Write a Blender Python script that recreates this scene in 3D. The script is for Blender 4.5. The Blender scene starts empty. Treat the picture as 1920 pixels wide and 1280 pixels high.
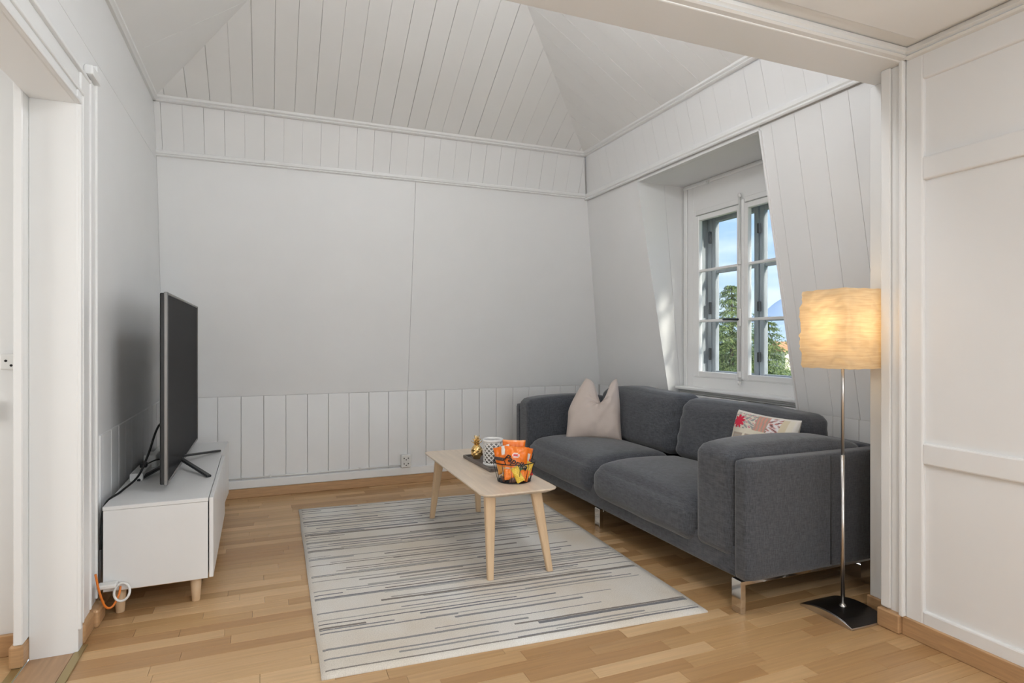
import bpy, bmesh, math, random
from mathutils import Vector, Matrix, noise

random.seed(7)
S = bpy.context.scene
COL = S.collection
PI = math.pi

# ------------------------------------------------------------------ camera
CAM_H, FPX, V0 = 1.25, 1123.0, 635.0
YAW = math.atan(460.0 / FPX)
cd = bpy.data.cameras.new('camera')
cd.sensor_fit = 'HORIZONTAL'; cd.sensor_width = 36.0
cd.lens = 36.0 * FPX / 1920.0
cd.shift_y = (V0 - 640.0) / 1920.0
cd.clip_start = 0.05; cd.clip_end = 20000
cam = bpy.data.objects.new('camera', cd); COL.objects.link(cam)
cam.location = (0, 0, CAM_H); cam.rotation_euler = (PI / 2, 0, -YAW)
S.camera = cam

def project(x, y, z):
    fw = y * math.cos(YAW) + x * math.sin(YAW)
    rt = x * math.cos(YAW) - y * math.sin(YAW)
    return 960 + FPX * rt / fw, V0 - FPX * (z - CAM_H) / fw, fw

# ------------------------------------------------------------------ colour management
S.view_settings.view_transform = 'Standard'
S.view_settings.look = 'None'
S.view_settings.gamma = 1.0
S.view_settings.use_curve_mapping = False
S.view_settings.exposure = 0.68
S.cycles.use_light_tree = False; S.cycles.caustics_reflective = False; S.cycles.caustics_refractive = False
S.cycles.max_bounces = 6; S.cycles.diffuse_bounces = 4; S.cycles.glossy_bounces = 3

# ------------------------------------------------------------------ sky
def build_world():
    w = bpy.data.worlds.new('sky'); S.world = w; w.use_nodes = True
    nt = w.node_tree; nt.nodes.clear(); N = nt.nodes.new; L = nt.links.new
    out = N('ShaderNodeOutputWorld'); bg = N('ShaderNodeBackground')
    tc = N('ShaderNodeTexCoord'); sp = N('ShaderNodeSeparateXYZ'); L(tc.outputs['Generated'], sp.inputs[0])
    rp = N('ShaderNodeValToRGB'); L(sp.outputs['Z'], rp.inputs[0])
    e = rp.color_ramp.elements
    e[0].position = 0.0; e[0].color = (0.46, 0.59, 0.82, 1)
    e[1].position = 0.45; e[1].color = (0.17, 0.40, 0.86, 1)
    mp = N('ShaderNodeMapping'); mp.inputs['Scale'].default_value = (2.2, 2.2, 11.0); L(tc.outputs['Generated'], mp.inputs[0])
    nz = N('ShaderNodeTexNoise'); nz.inputs['Scale'].default_value = 2.4; nz.inputs['Detail'].default_value = 6; L(mp.outputs[0], nz.inputs[0])
    r2 = N('ShaderNodeValToRGB'); L(nz.outputs[0], r2.inputs[0])
    r2.color_ramp.elements[0].position = 0.40; r2.color_ramp.elements[1].position = 0.66
    mx = N('ShaderNodeMixRGB'); L(r2.outputs[0], mx.inputs[0]); L(rp.outputs[0], mx.inputs[1]); mx.inputs[2].default_value = (0.64, 0.745, 0.87, 1)
    L(mx.outputs[0], bg.inputs[0]); bg.inputs[1].default_value = 1.02
    L(bg.outputs[0], out.inputs[0])
build_world()

def add_light(name, kind, loc, energy, color, rot=(0, 0, 0), **kw):
    d = bpy.data.lights.new(name, kind); d.energy = energy; d.color = color
    for k, v in kw.items(): setattr(d, k, v)
    o = bpy.data.objects.new(name, d); COL.objects.link(o); o.location = loc; o.rotation_euler = rot
    return o

sun_dir = Vector((-0.34, 0.80, -0.55))
sun = add_light('sun', 'SUN', (20, -20, 30), 4.5, (1.0, 0.93, 0.82), angle=0.14)
sun.rotation_euler = sun_dir.to_track_quat('-Z', 'Y').to_euler()
# added fill from unseen area lights behind the photographer, with no windows built
add_light('rear_fill', 'AREA', (0.9, -5.90, 1.15), 54, (0.86, 0.94, 1.0), (PI / 2, 0, PI), shape='RECTANGLE', size=3.0, size_y=2.2)
add_light('side_fill', 'AREA', (2.44, -0.65, 1.40), 32, (0.86, 0.94, 1.0), (PI / 2, 0, PI / 2), shape='RECTANGLE', size=1.6, size_y=1.5)
# added unseen area light filling the hall beyond the doorway
add_light('hall_fill', 'AREA', (-2.9, 1.5, 1.5), 16, (1.0, 0.98, 0.95), (PI / 2, 0, -PI / 2), shape='RECTANGLE', size=1.2, size_y=1.4)

# ------------------------------------------------------------------ materials
MATS = {}
def principled(name, color, rough=0.5, metal=0.0, bump=0.0, bscale=60.0, var=0.0, vscale=4.0, stretch=(1, 1, 1), spec=0.5, **kw):
    m = bpy.data.materials.new(name); m.use_nodes = True
    nt = m.node_tree; b = nt.nodes['Principled BSDF']; N = nt.nodes.new; L = nt.links.new
    b.inputs['Base Color'].default_value = (*color, 1); b.inputs['Roughness'].default_value = rough
    b.inputs['Metallic'].default_value = metal; b.inputs['Specular IOR Level'].default_value = spec
    tc = N('ShaderNodeTexCoord'); mp = N('ShaderNodeMapping'); mp.inputs['Scale'].default_value = stretch
    L(tc.outputs['Object'], mp.inputs[0])
    if var > 0:
        nz = N('ShaderNodeTexNoise'); nz.inputs['Scale'].default_value = vscale; nz.inputs['Detail'].default_value = 5
        L(mp.outputs[0], nz.inputs[0])
        mr = N('ShaderNodeMapRange'); mr.inputs[1].default_value = .3; mr.inputs[2].default_value = .7
        mr.inputs[3].default_value = 1 - var; mr.inputs[4].default_value = 1 + var; L(nz.outputs[0], mr.inputs[0])
        mu = N('ShaderNodeMixRGB'); mu.blend_type = 'MULTIPLY'; mu.inputs[0].default_value = 1
        mu.inputs[1].default_value = (*color, 1); L(mr.outputs[0], mu.inputs[2]); L(mu.outputs[0], b.inputs['Base Color'])
    if bump > 0:
        n2 = N('ShaderNodeTexNoise'); n2.inputs['Scale'].default_value = bscale; n2.inputs['Detail'].default_value = 3
        L(mp.outputs[0], n2.inputs[0])
        bp = N('ShaderNodeBump'); bp.inputs['Strength'].default_value = bump; bp.inputs['Distance'].default_value = 0.01
        L(n2.outputs[0], bp.inputs['Height']); L(bp.outputs[0], b.inputs['Normal'])
    for k, v in kw.items(): b.inputs[k].default_value = v
    MATS[name] = m
    return m

M_WALL = principled('white_painted_wood', (0.85, 0.85, 0.845), 0.42, var=.012, vscale=3)
M_CEIL = principled('ceiling_paint', (0.86, 0.855, 0.84), 0.5, var=.015, vscale=3)
M_TRIM = principled('white_gloss_trim', (0.86, 0.86, 0.85), 0.32)
M_BACK = principled('board_backing', (0.66, 0.65, 0.63), 0.9)
M_WOODB = principled('beech_baseboard', (0.50, 0.30, 0.15), 0.42, var=.12, vscale=9, stretch=(1, 1, 12))
M_WHITE = principled('white_laminate', (0.80, 0.80, 0.795), 0.34, var=.01)
M_PLAST = principled('white_plastic', (0.80, 0.80, 0.78), 0.35)
M_BLACK = principled('black_plastic', (0.012, 0.012, 0.013), 0.35)
M_DARKM = principled('dark_metal', (0.035, 0.038, 0.042), 0.34, metal=.6)
M_SCREEN = principled('screen', (0.030, 0.030, 0.031), 0.12, spec=.06)
def mat_screen():
    m = bpy.data.materials.new('coated_screen'); m.use_nodes = True; nt = m.node_tree; nt.nodes.clear(); N = nt.nodes.new; L = nt.links.new
    o = N('ShaderNodeOutputMaterial'); d = N('ShaderNodeBsdfDiffuse'); g = N('ShaderNodeBsdfGlossy'); mx = N('ShaderNodeMixShader')
    d.inputs[0].default_value = (.035, .035, .036, 1); g.inputs['Roughness'].default_value = .06; mx.inputs[0].default_value = .075
    L(d.outputs[0], mx.inputs[1]); L(g.outputs[0], mx.inputs[2]); L(mx.outputs[0], o.inputs[0]); return m
M_SCREEN = mat_screen()
M_SILV = principled('silver_bezel', (0.27, 0.26, 0.25), 0.38, metal=1.0)
M_CHROME = principled('chrome', (0.72, 0.70, 0.68), 0.10, metal=1.0)
M_STEEL = principled('brushed_steel', (0.62, 0.60, 0.58), 0.28, metal=1.0)
M_GOLD = principled('gold', (0.86, 0.58, 0.24), 0.2, metal=1.0)
M_HOLE = principled('socket_hole', (0.01, 0.01, 0.01), 0.8)
M_FRAME_OUT = principled('weathered_frame', (0.33, 0.36, 0.385), 0.6, bump=.2, bscale=20, var=.15, vscale=5, stretch=(4, 4, 1))
M_LEG = principled('pale_birch', (0.70, 0.50, 0.31), 0.42, var=.05, vscale=6, stretch=(6, 6, .8))
M_TABLE = principled('ash_veneer', (0.74, 0.61, 0.475), 0.36, var=.07, vscale=5, stretch=(9, .7, 5))
M_TRAY = principled('grey_wood_tray', (0.17, 0.145, 0.13), 0.55, var=.15, vscale=8)
M_CERAM = principled('white_ceramic', (0.82, 0.81, 0.79), 0.28)
M_WIRE = principled('black_wire', (0.015, 0.015, 0.017), 0.4, metal=.3)
M_HANDLE = principled('dark_wood_handle', (0.055, 0.035, 0.032), 0.45)
M_PINK = principled('beige_satin', (0.60, 0.51, 0.455), 0.42, bump=.05, bscale=35, **{'Sheen Weight': .25})
M_ORC = principled('orange_cable', (0.80, 0.22, 0.03), 0.45)
M_BRASS = principled('brass_strip', (0.42, 0.33, 0.16), 0.35, metal=.8)
M_THRESH = principled('threshold_wood', (0.40, 0.245, 0.135), 0.45, var=.12, vscale=6, stretch=(10, 1, 10))
M_BLKTX = principled('black_print', (0.006, 0.006, 0.007), 0.5)
M_BARK = principled('bark', (0.10, 0.07, 0.05), 0.9, bump=.4, bscale=12)
M_PAINTG = principled('grey_painted_rail', (0.50, 0.51, 0.50), 0.4)

def mat_fabric():
    m = bpy.data.materials.new('charcoal_weave'); m.use_nodes = True
    nt = m.node_tree; b = nt.nodes['Principled BSDF']; N = nt.nodes.new; L = nt.links.new
    tc = N('ShaderNodeTexCoord')
    facs = []
    for sc in ((260, 260, 26), (26, 26, 260), (260, 26, 60)):
        mp = N('ShaderNodeMapping'); mp.inputs['Scale'].default_value = sc; L(tc.outputs['Object'], mp.inputs[0])
        nz = N('ShaderNodeTexNoise'); nz.inputs['Scale'].default_value = 1.0; nz.inputs['Detail'].default_value = 2; L(mp.outputs[0], nz.inputs[0])
        facs.append(nz)
    a = N('ShaderNodeMath'); a.operation = 'ADD'; L(facs[0].outputs[0], a.inputs[0]); L(facs[1].outputs[0], a.inputs[1])
    a2 = N('ShaderNodeMath'); a2.operation = 'ADD'; L(a.outputs[0], a2.inputs[0]); L(facs[2].outputs[0], a2.inputs[1])
    mr = N('ShaderNodeMapRange'); mr.inputs[1].default_value = 1.15; mr.inputs[2].default_value = 1.85; L(a2.outputs[0], mr.inputs[0])
    rp = N('ShaderNodeValToRGB'); L(mr.outputs[0], rp.inputs[0])
    rp.color_ramp.elements[0].color = (0.048, 0.051, 0.059, 1); rp.color_ramp.elements[1].color = (0.100, 0.106, 0.121, 1)
    L(rp.outputs[0], b.inputs['Base Color']); b.inputs['Roughness'].default_value = .9
    b.inputs['Sheen Weight'].default_value = .35; b.inputs['Sheen Roughness'].default_value = .5; b.inputs['Specular IOR Level'].default_value = .2
    bp = N('ShaderNodeBump'); bp.inputs['Strength'].default_value = .12; bp.inputs['Distance'].default_value = .002
    L(mr.outputs[0], bp.inputs['Height']); L(bp.outputs[0], b.inputs['Normal'])
    return m
M_SOFA = mat_fabric()

def mat_floor(island):
    m = bpy.data.materials.new('beech_parquet' + ('_far' if island else '')); m.use_nodes = True
    nt = m.node_tree; b = nt.nodes['Principled BSDF']; N = nt.nodes.new; L = nt.links.new
    if island:
        rnd = N('ShaderNodeNewGeometry').outputs['Random Per Island']
    else:
        rnd = N('ShaderNodeObjectInfo').outputs['Random']
    rp = N('ShaderNodeValToRGB'); L(rnd, rp.inputs[0]); rp.color_ramp.interpolation = 'CONSTANT'
    cols = [(.46, .272, .122), (.54, .335, .16), (.57, .365, .182), (.50, .305, .14), (.64, .425, .225), (.43, .245, .105), (.555, .35, .172)]
    el = rp.color_ramp.elements
    el[0].color = (*cols[0], 1); el[1].position = 1 / 7; el[1].color = (*cols[1], 1)
    for i in range(2, 7):
        x = el.new(i / 7); x.color = (*cols[i], 1)
    tc = N('ShaderNodeTexCoord'); mp = N('ShaderNodeMapping'); mp.inputs['Scale'].default_value = (1.6, 42, 1)
    geo = N('ShaderNodeNewGeometry'); L(geo.outputs['Position'], mp.inputs[0])
    cmb = N('ShaderNodeCombineXYZ'); mul = N('ShaderNodeMath'); mul.operation = 'MULTIPLY'; mul.inputs[1].default_value = 91.0
    L(rnd, mul.inputs[0]); L(mul.outputs[0], cmb.inputs[0]); L(mul.outputs[0], cmb.inputs[2]); L(cmb.outputs[0], mp.inputs['Location'])
    nz = N('ShaderNodeTexNoise'); nz.inputs['Scale'].default_value = 2.0; nz.inputs['Detail'].default_value = 4; L(mp.outputs[0], nz.inputs[0])
    mr = N('ShaderNodeMapRange'); mr.inputs[1].default_value = .3; mr.inputs[2].default_value = .7; mr.inputs[3].default_value = .9; mr.inputs[4].default_value = 1.08; L(nz.outputs[0], mr.inputs[0])
    mu = N('ShaderNodeMixRGB'); mu.blend_type = 'MULTIPLY'; mu.inputs[0].default_value = 1; L(rp.outputs[0], mu.inputs[1]); L(mr.outputs[0], mu.inputs[2])
    L(mu.outputs[0], b.inputs['Base Color']); b.inputs['Roughness'].default_value = .34; b.inputs['Specular IOR Level'].default_value = .45
    return m
M_FLOOR, M_FLOOR_FAR = mat_floor(False), mat_floor(True)

def mat_rug():
    m = bpy.data.materials.new('striped_rug'); m.use_nodes = True
    nt = m.node_tree; b = nt.nodes['Principled BSDF']; N = nt.nodes.new; L = nt.links.new
    def math_(op, a, bb=None, clamp=False):
        n = N('ShaderNodeMath'); n.operation = op; n.use_clamp = clamp
        for i, v in enumerate((a, bb)):
            if v is None: continue
            if isinstance(v, (int, float)): n.inputs[i].default_value = v
            else: L(v, n.inputs[i])
        return n.outputs[0]
    uv = N('ShaderNodeUVMap'); sp = N('ShaderNodeSeparateXYZ'); L(uv.outputs[0], sp.inputs[0])
    U, V = sp.outputs[0], sp.outputs[1]
    # slow waviness of the woven lines
    wn = N('ShaderNodeTexNoise'); wn.inputs['Scale'].default_value = 6; L(uv.outputs[0], wn.inputs[0])
    V = math_('ADD', V, math_('MULTIPLY', math_('SUBTRACT', wn.outputs[0], .5), .0045))
    fz = N('ShaderNodeTexNoise'); fz.inputs['Scale'].default_value = 330; L(uv.outputs[0], fz.inputs[0])
    V = math_('ADD', V, math_('MULTIPLY', math_('SUBTRACT', fz.outputs[0], .5), .0022))
    total, brown = None, None
    for (rows, dens, off, wid) in ((62, .84, .3, .30), (47, .60, 5.7, .28), (85, .42, 9.1, .30)):
        y = math_('MULTIPLY', V, rows); row = math_('FLOOR', math_('ADD', y, off)); fr = math_('FRACT', math_('ADD', y, off))
        def rnd(k):
            w = N('ShaderNodeTexWhiteNoise'); w.noise_dimensions = '1D'; L(math_('ADD', row, off * 13.7 + k * 71.3), w.inputs['W']); return w.outputs[0]
        start = math_('MULTIPLY', math_('SUBTRACT', rnd(1), .45), 1.15)
        length = math_('ADD', math_('MULTIPLY', rnd(2), .95), .18)
        inside = math_('MULTIPLY', math_('GREATER_THAN', U, start), math_('LESS_THAN', U, math_('ADD', start, length)))
        wline = math_('ADD', math_('MULTIPLY', rnd(3), wid), .16)
        line = math_('LESS_THAN', math_('ABSOLUTE', math_('SUBTRACT', fr, .5)), math_('MULTIPLY', wline, .5))
        on = math_('MULTIPLY', math_('MULTIPLY', inside, line), math_('LESS_THAN', rnd(4), dens))
        on = math_('MULTIPLY', on, math_('ADD', math_('MULTIPLY', rnd(6), .45), .55))
        bz = math_('MULTIPLY', on, math_('GREATER_THAN', rnd(5), .62))
        total = on if total is None else math_('MAXIMUM', total, on)
        brown = bz if brown is None else math_('MAXIMUM', brown, bz)
    # plain woven border
    edge = math_('MULTIPLY', math_('MULTIPLY', math_('GREATER_THAN', U, .010), math_('LESS_THAN', U, .990)), math_('MULTIPLY', math_('GREATER_THAN', V, .012), math_('LESS_THAN', V, .990)))
    total = math_('MULTIPLY', total, edge)
    nz = N('ShaderNodeTexNoise'); nz.inputs['Scale'].default_value = 3.0; nz.inputs['Detail'].default_value = 6; L(uv.outputs[0], nz.inputs[0])
    base = N('ShaderNodeValToRGB'); L(nz.outputs[0], base.inputs[0])
    base.color_ramp.elements[0].position = .35; base.color_ramp.elements[0].color = (.66, .585, .485, 1)
    base.color_ramp.elements[1].position = .62; base.color_ramp.elements[1].color = (.75, .725, .68, 1)
    ln = N('ShaderNodeMixRGB'); L(brown, ln.inputs[0]); ln.inputs[1].default_value = (.105, .11, .135, 1); ln.inputs[2].default_value = (.13, .105, .085, 1)
    mx = N('ShaderNodeMixRGB'); L(math_('MULTIPLY', total, .92), mx.inputs[0]); L(base.outputs[0], mx.inputs[1]); L(ln.outputs[0], mx.inputs[2])
    pn = N('ShaderNodeTexNoise'); pn.inputs['Scale'].default_value = 420; pn.inputs['Detail'].default_value = 2; L(uv.outputs[0], pn.inputs[0])
    pm = N('ShaderNodeMapRange'); pm.inputs[1].default_value = .3; pm.inputs[2].default_value = .7; pm.inputs[3].default_value = .88; pm.inputs[4].default_value = 1.1; L(pn.outputs[0], pm.inputs[0])
    mu = N('ShaderNodeMixRGB'); mu.blend_type = 'MULTIPLY'; mu.inputs[0].default_value = 1; L(mx.outputs[0], mu.inputs[1]); L(pm.outputs[0], mu.inputs[2])
    L(mu.outputs[0], b.inputs['Base Color']); b.inputs['Roughness'].default_value = .95; b.inputs['Specular IOR Level'].default_value = .1
    b.inputs['Sheen Weight'].default_value = .15
    bp = N('ShaderNodeBump'); bp.inputs['Strength'].default_value = .5; bp.inputs['Distance'].default_value = .004; L(pn.outputs[0], bp.inputs['Height']); L(bp.outputs[0], b.inputs['Normal'])
    return m
M_RUG = mat_rug()

def mat_paper():
    m = bpy.data.materials.new('rice_paper'); m.use_nodes = True
    nt = m.node_tree; nt.nodes.clear(); N = nt.nodes.new; L = nt.links.new
    out = N('ShaderNodeOutputMaterial'); d = N('ShaderNodeBsdfDiffuse'); t = N('ShaderNodeBsdfTranslucent'); mx = N('ShaderNodeMixShader')
    tc = N('ShaderNodeTexCoord'); mp = N('ShaderNodeMapping'); mp.inputs['Scale'].default_value = (4, 4, 60); L(tc.outputs['Object'], mp.inputs[0])
    nz = N('ShaderNodeTexNoise'); nz.inputs['Scale'].default_value = 2.5; nz.inputs['Detail'].default_value = 5; L(mp.outputs[0], nz.inputs[0])
    rp = N('ShaderNodeValToRGB'); L(nz.outputs[0], rp.inputs[0])
    rp.color_ramp.elements[0].position = .3; rp.color_ramp.elements[0].color = (.78, .61, .40, 1)
    rp.color_ramp.elements[1].position = .7; rp.color_ramp.elements[1].color = (.92, .78, .56, 1)
    L(rp.outputs[0], d.inputs[0]); L(rp.outputs[0], t.inputs[0]); mx.inputs[0].default_value = .62
    L(d.outputs[0], mx.inputs[1]); L(t.outputs[0], mx.inputs[2]); L(mx.outputs[0], out.inputs[0])
    return m
M_PAPER = mat_paper()

def mat_emit(name, col, s):
    m = bpy.data.materials.new(name); m.use_nodes = True; nt = m.node_tree; nt.nodes.clear()
    o = nt.nodes.new('ShaderNodeOutputMaterial'); e = nt.nodes.new('ShaderNodeEmission'); e.inputs[0].default_value = (*col, 1); e.inputs[1].default_value = s
    nt.links.new(e.outputs[0], o.inputs[0]); return m
M_FILL_GLOBE = mat_emit('opal_fill_globe', (.94, .965, 1.0), 40)
M_FILL_DISH = mat_emit('opal_fill_dish', (.95, .965, 1.0), 43)
M_BULB = mat_emit('lit_bulb', (1.0, .72, .38), 5)

def mat_glass():
    m = bpy.data.materials.new('window_glass'); m.use_nodes = True; nt = m.node_tree; nt.nodes.clear(); N = nt.nodes.new; L = nt.links.new
    o = N('ShaderNodeOutputMaterial'); t = N('ShaderNodeBsdfTransparent'); g = N('ShaderNodeBsdfGlossy'); g.inputs['Roughness'].default_value = 0.0
    lw = N('ShaderNodeLayerWeight'); lw.inputs[0].default_value = .5; pw_ = N('ShaderNodeMath'); pw_.operation = 'POWER'; L(lw.outputs['Facing'], pw_.inputs[0]); pw_.inputs[1].default_value = 4.0
    fr = N('ShaderNodeMath'); fr.operation = 'MULTIPLY_ADD'; L(pw_.outputs[0], fr.inputs[0]); fr.inputs[1].default_value = .45; fr.inputs[2].default_value = .02; mx = N('ShaderNodeMixShader')
    t.inputs[0].default_value = (.975, .985, .985, 1)
    L(fr.outputs[0], mx.inputs[0]); L(t.outputs[0], mx.inputs[1]); L(g.outputs[0], mx.inputs[2]); L(mx.outputs[0], o.inputs[0]); return m
M_GLASS = mat_glass()

def mat_vcol(name, rough=.4, **kw):
    m = bpy.data.materials.new(name); m.use_nodes = True; nt = m.node_tree; b = nt.nodes['Principled BSDF']
    a = nt.nodes.new('ShaderNodeAttribute'); a.attribute_name = 'print'
    nt.links.new(a.outputs['Color'], b.inputs['Base Color']); b.inputs['Roughness'].default_value = rough
    for k, v in kw.items(): b.inputs[k].default_value = v
    return m
M_PRINT_CLOTH = mat_vcol('printed_cotton', .85)
M_PRINT_FOIL = mat_vcol('printed_foil', .28)

def mat_leaf(name, c1, c2):
    m = bpy.data.materials.new(name); m.use_nodes = True; nt = m.node_tree; b = nt.nodes['Principled BSDF']; N = nt.nodes.new; L = nt.links.new
    r = N('ShaderNodeNewGeometry'); rp = N('ShaderNodeValToRGB'); L(r.outputs['Random Per Island'], rp.inputs[0])
    rp.color_ramp.elements[0].color = (*c1, 1); rp.color_ramp.elements[1].color = (*c2, 1)
    L(rp.outputs[0], b.inputs['Base Color']); b.inputs['Roughness'].default_value = .6
    return m
M_NEEDLE = mat_leaf('conifer_needles', (.10, .17, .04), (.42, .48, .15))
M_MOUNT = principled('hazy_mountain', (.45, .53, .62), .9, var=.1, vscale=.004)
M_FIELD = principled('valley_ground', (.16, .22, .09), .9, var=.3, vscale=.02)
M_ROOF = principled('terracotta_roof', (.55, .25, .12), .8, var=.15)
M_PLASTER = principled('house_plaster', (.75, .68, .55), .8)
M_PANE = principled('far_pane', (.05, .07, .09), .2)

# ------------------------------------------------------------------ helpers
def link(name, me, mat=None, parent=None, loc=None, rot=None, smooth=False):
    o = bpy.data.objects.new(name, me); COL.objects.link(o)
    if mat is not None and len(me.materials) == 0: me.materials.append(mat)
    if parent is not None: o.parent = parent
    if loc is not None: o.location = loc
    if rot is not None: o.rotation_euler = rot
    if smooth: me.shade_smooth()
    return o

def tag(o, label=None, cat=None, group=None, kind=None):
    if label: o['label'] = label
    if cat: o['category'] = cat
    if group: o['group'] = group
    if kind: o['kind'] = kind
    return o

def empty(name, loc, rz=0.0, label=None, cat=None, group=None, kind=None):
    o = bpy.data.objects.new(name, None); COL.objects.link(o); o.location = loc; o.rotation_euler = (0, 0, rz)
    o.empty_display_size = .1
    return tag(o, label, cat, group, kind)

def bm_mesh(bm, name='m'):
    me = bpy.data.meshes.new(name); bm.normal_update(); bm.to_mesh(me); bm.free(); return me

def box_me(x0, x1, y0, y1, z0, z1, bev=0.0, seg=1):
    bm = bmesh.new()
    bmesh.ops.create_cube(bm, size=1.0, matrix=Matrix.Translation(((x0 + x1) / 2, (y0 + y1) / 2, (z0 + z1) / 2)) @ Matrix.Diagonal((x1 - x0, y1 - y0, z1 - z0, 1)))
    if bev > 0:
        bmesh.ops.bevel(bm, geom=bm.edges[:], offset=bev, segments=seg, profile=.5, affect='EDGES')
    return bm_mesh(bm)

def box(name, x0, x1, y0, y1, z0, z1, mat, parent=None, bev=0.0, seg=1):
    return link(name, box_me(x0, x1, y0, y1, z0, z1, bev, seg), mat, parent)

def inset_poly(pts, d):
    n = len(pts); out = []
    ar = sum(pts[i][0] * pts[(i + 1) % n][1] - pts[(i + 1) % n][0] * pts[i][1] for i in range(n))
    sg = 1 if ar > 0 else -1
    for i in range(n):
        p0, p1, p2 = Vector(pts[i - 1]), Vector(pts[i]), Vector(pts[(i + 1) % n])
        e1 = (p1 - p0).normalized(); e2 = (p2 - p1).normalized()
        n1 = Vector((-e1.y, e1.x)) * sg; n2 = Vector((-e2.y, e2.x)) * sg
        k = 1 + n1.dot(n2)
        q = p1 + (n1 + n2) * (d / max(k, .25))
        out.append((q.x, q.y))
    return out

def piece_me(poly, O, U, V, N, t, ch):
    """a flat convex piece: outline in the (U,V) plane, thickness t along N, chamfered front edge"""
    O, U, V, N = Vector(O), Vector(U), Vector(V), Vector(N)
    n = len(poly); ins = inset_poly(poly, ch)
    vs = []
    for (a, b) in poly: vs.append(O + U * a + V * b)
    for (a, b) in poly: vs.append(O + U * a + V * b + N * (t - ch))
    for (a, b) in ins: vs.append(O + U * a + V * b + N * t)
    fs = [tuple(range(n - 1, -1, -1))]
    for k in (0, n):
        for i in range(n):
            j = (i + 1) % n
            fs.append((k + i, k + j, k + n + j, k + n + i))
    fs.append(tuple(range(2 * n, 3 * n)))
    me = bpy.data.meshes.new('piece'); me.from_pydata([tuple(v) for v in vs], [], fs)
    bm = bmesh.new(); bm.from_mesh(me); bmesh.ops.recalc_face_normals(bm, faces=bm.faces[:]); bm.to_mesh(me); bm.free()
    return me

def quads(name, polys, mat, parent=None):
    vs, fs = [], []
    for p in polys:
        fs.append(tuple(range(len(vs), len(vs) + len(p)))); vs += [tuple(q) for q in p]
    me = bpy.data.meshes.new(name); me.from_pydata(vs, [], fs)
    return link(name, me, mat, parent)

def frame_basis(pts):
    """orthonormal basis of a planar polygon"""
    O = Vector(pts[0]); U = (Vector(pts[1]) - O).normalized()
    W = Vector(pts[-1]) - O; N = U.cross(W).normalized(); V = N.cross(U)
    return O, U, V, N

def clip_poly(poly, a, lo):  # keep points with coordinate 0 >= a (lo) or <= a
    out = []
    n = len(poly)
    for i in range(n):
        p, q = poly[i], poly[(i + 1) % n]
        ip = p[0] >= a - 1e-9 if lo else p[0] <= a + 1e-9
        iq = q[0] >= a - 1e-9 if lo else q[0] <= a + 1e-9
        if ip: out.append(p)
        if ip != iq:
            k = (a - p[0]) / (q[0] - p[0]); out.append((a, p[1] + k * (q[1] - p[1])))
    res = []
    for p in out:
        if not res or (abs(p[0] - res[-1][0]) + abs(p[1] - res[-1][1])) > 1e-4: res.append(p)
    if len(res) > 2 and abs(res[0][0] - res[-1][0]) + abs(res[0][1] - res[-1][1]) < 1e-4: res.pop()
    return res

def board_surface(parent, corners, seams, mat, t=.012, gap=(.002, .004), ch=.003, name='plank', flip=False):
    """boards covering a planar polygon (corners in order, first edge = the base the boards stand on);
       seams: distances along the base edge"""
    O, U, V, N = frame_basis(corners)
    loc = [((Vector(c) - O).dot(U), (Vector(c) - O).dot(V)) for c in corners]
    if flip: N = -N
    lo = min(p[0] for p in loc); hi = max(p[0] for p in loc)
    ss = [lo] + [s for s in seams if lo + .01 < s < hi - .01] + [hi]
    for i in range(len(ss) - 1):
        g0 = random.uniform(*gap) / 2; g1 = random.uniform(*gap) / 2
        p = clip_poly(loc, ss[i] + g0, True)
        if len(p) > 2: p = clip_poly(p, ss[i + 1] - g1, False)
        if len(p) < 3: continue
        ys = [q[1] for q in p]; xs = [q[0] for q in p]
        if max(xs) - min(xs) < .012 or max(ys) - min(ys) < .02: continue
        me = piece_me(p, O, U, V, N, t + random.uniform(-.0012, .0012), ch)
        link(name, me, mat, parent)

def tube_me(pts, r, n=8, cyclic=False, cap=True):
    pts = [Vector(p) for p in pts]; vs, fs = [], []
    m = len(pts); rr = r if isinstance(r, (list, tuple)) else [r] * m
    prev = None
    for i, p in enumerate(pts):
        if cyclic: d = pts[(i + 1) % m] - pts[i - 1]
        else: d = pts[min(i + 1, m - 1)] - pts[max(i - 1, 0)]
        d.normalize()
        a = prev if prev is not None else (Vector((0, 0, 1)) if abs(d.z) < .9 else Vector((1, 0, 0)))
        x = (a - d * a.dot(d)).normalized(); y = d.cross(x); prev = x
        for k in range(n):
            t = 2 * PI * k / n; vs.append(tuple(p + (x * math.cos(t) + y * math.sin(t)) * rr[i]))
    for i in range(m if cyclic else m - 1):
        j = (i + 1) % m
        for k in range(n):
            l = (k + 1) % n; fs.append((i * n + k, i * n + l, j * n + l, j * n + k))
    if cap and not cyclic:
        fs.append(tuple(range(n - 1, -1, -1))); fs.append(tuple(range((m - 1) * n, m * n)))
    me = bpy.data.meshes.new('tube'); me.from_pydata(vs, [], fs); me.shade_smooth()
    return me

def smooth_path(pts, k=6):
    pts = [Vector(p) for p in pts]; out = []
    for i in range(len(pts) - 1):
        p0, p1, p2, p3 = pts[max(i - 1, 0)], pts[i], pts[i + 1], pts[min(i + 2, len(pts) - 1)]
        for s in range(k):
            t = s / k
            out.append(.5 * ((2 * p1) + (p2 - p0) * t + (2 * p0 - 5 * p1 + 4 * p2 - p3) * t * t + (3 * p1 - p0 - 3 * p2 + p3) * t ** 3))
    out.append(pts[-1]); return out

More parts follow.
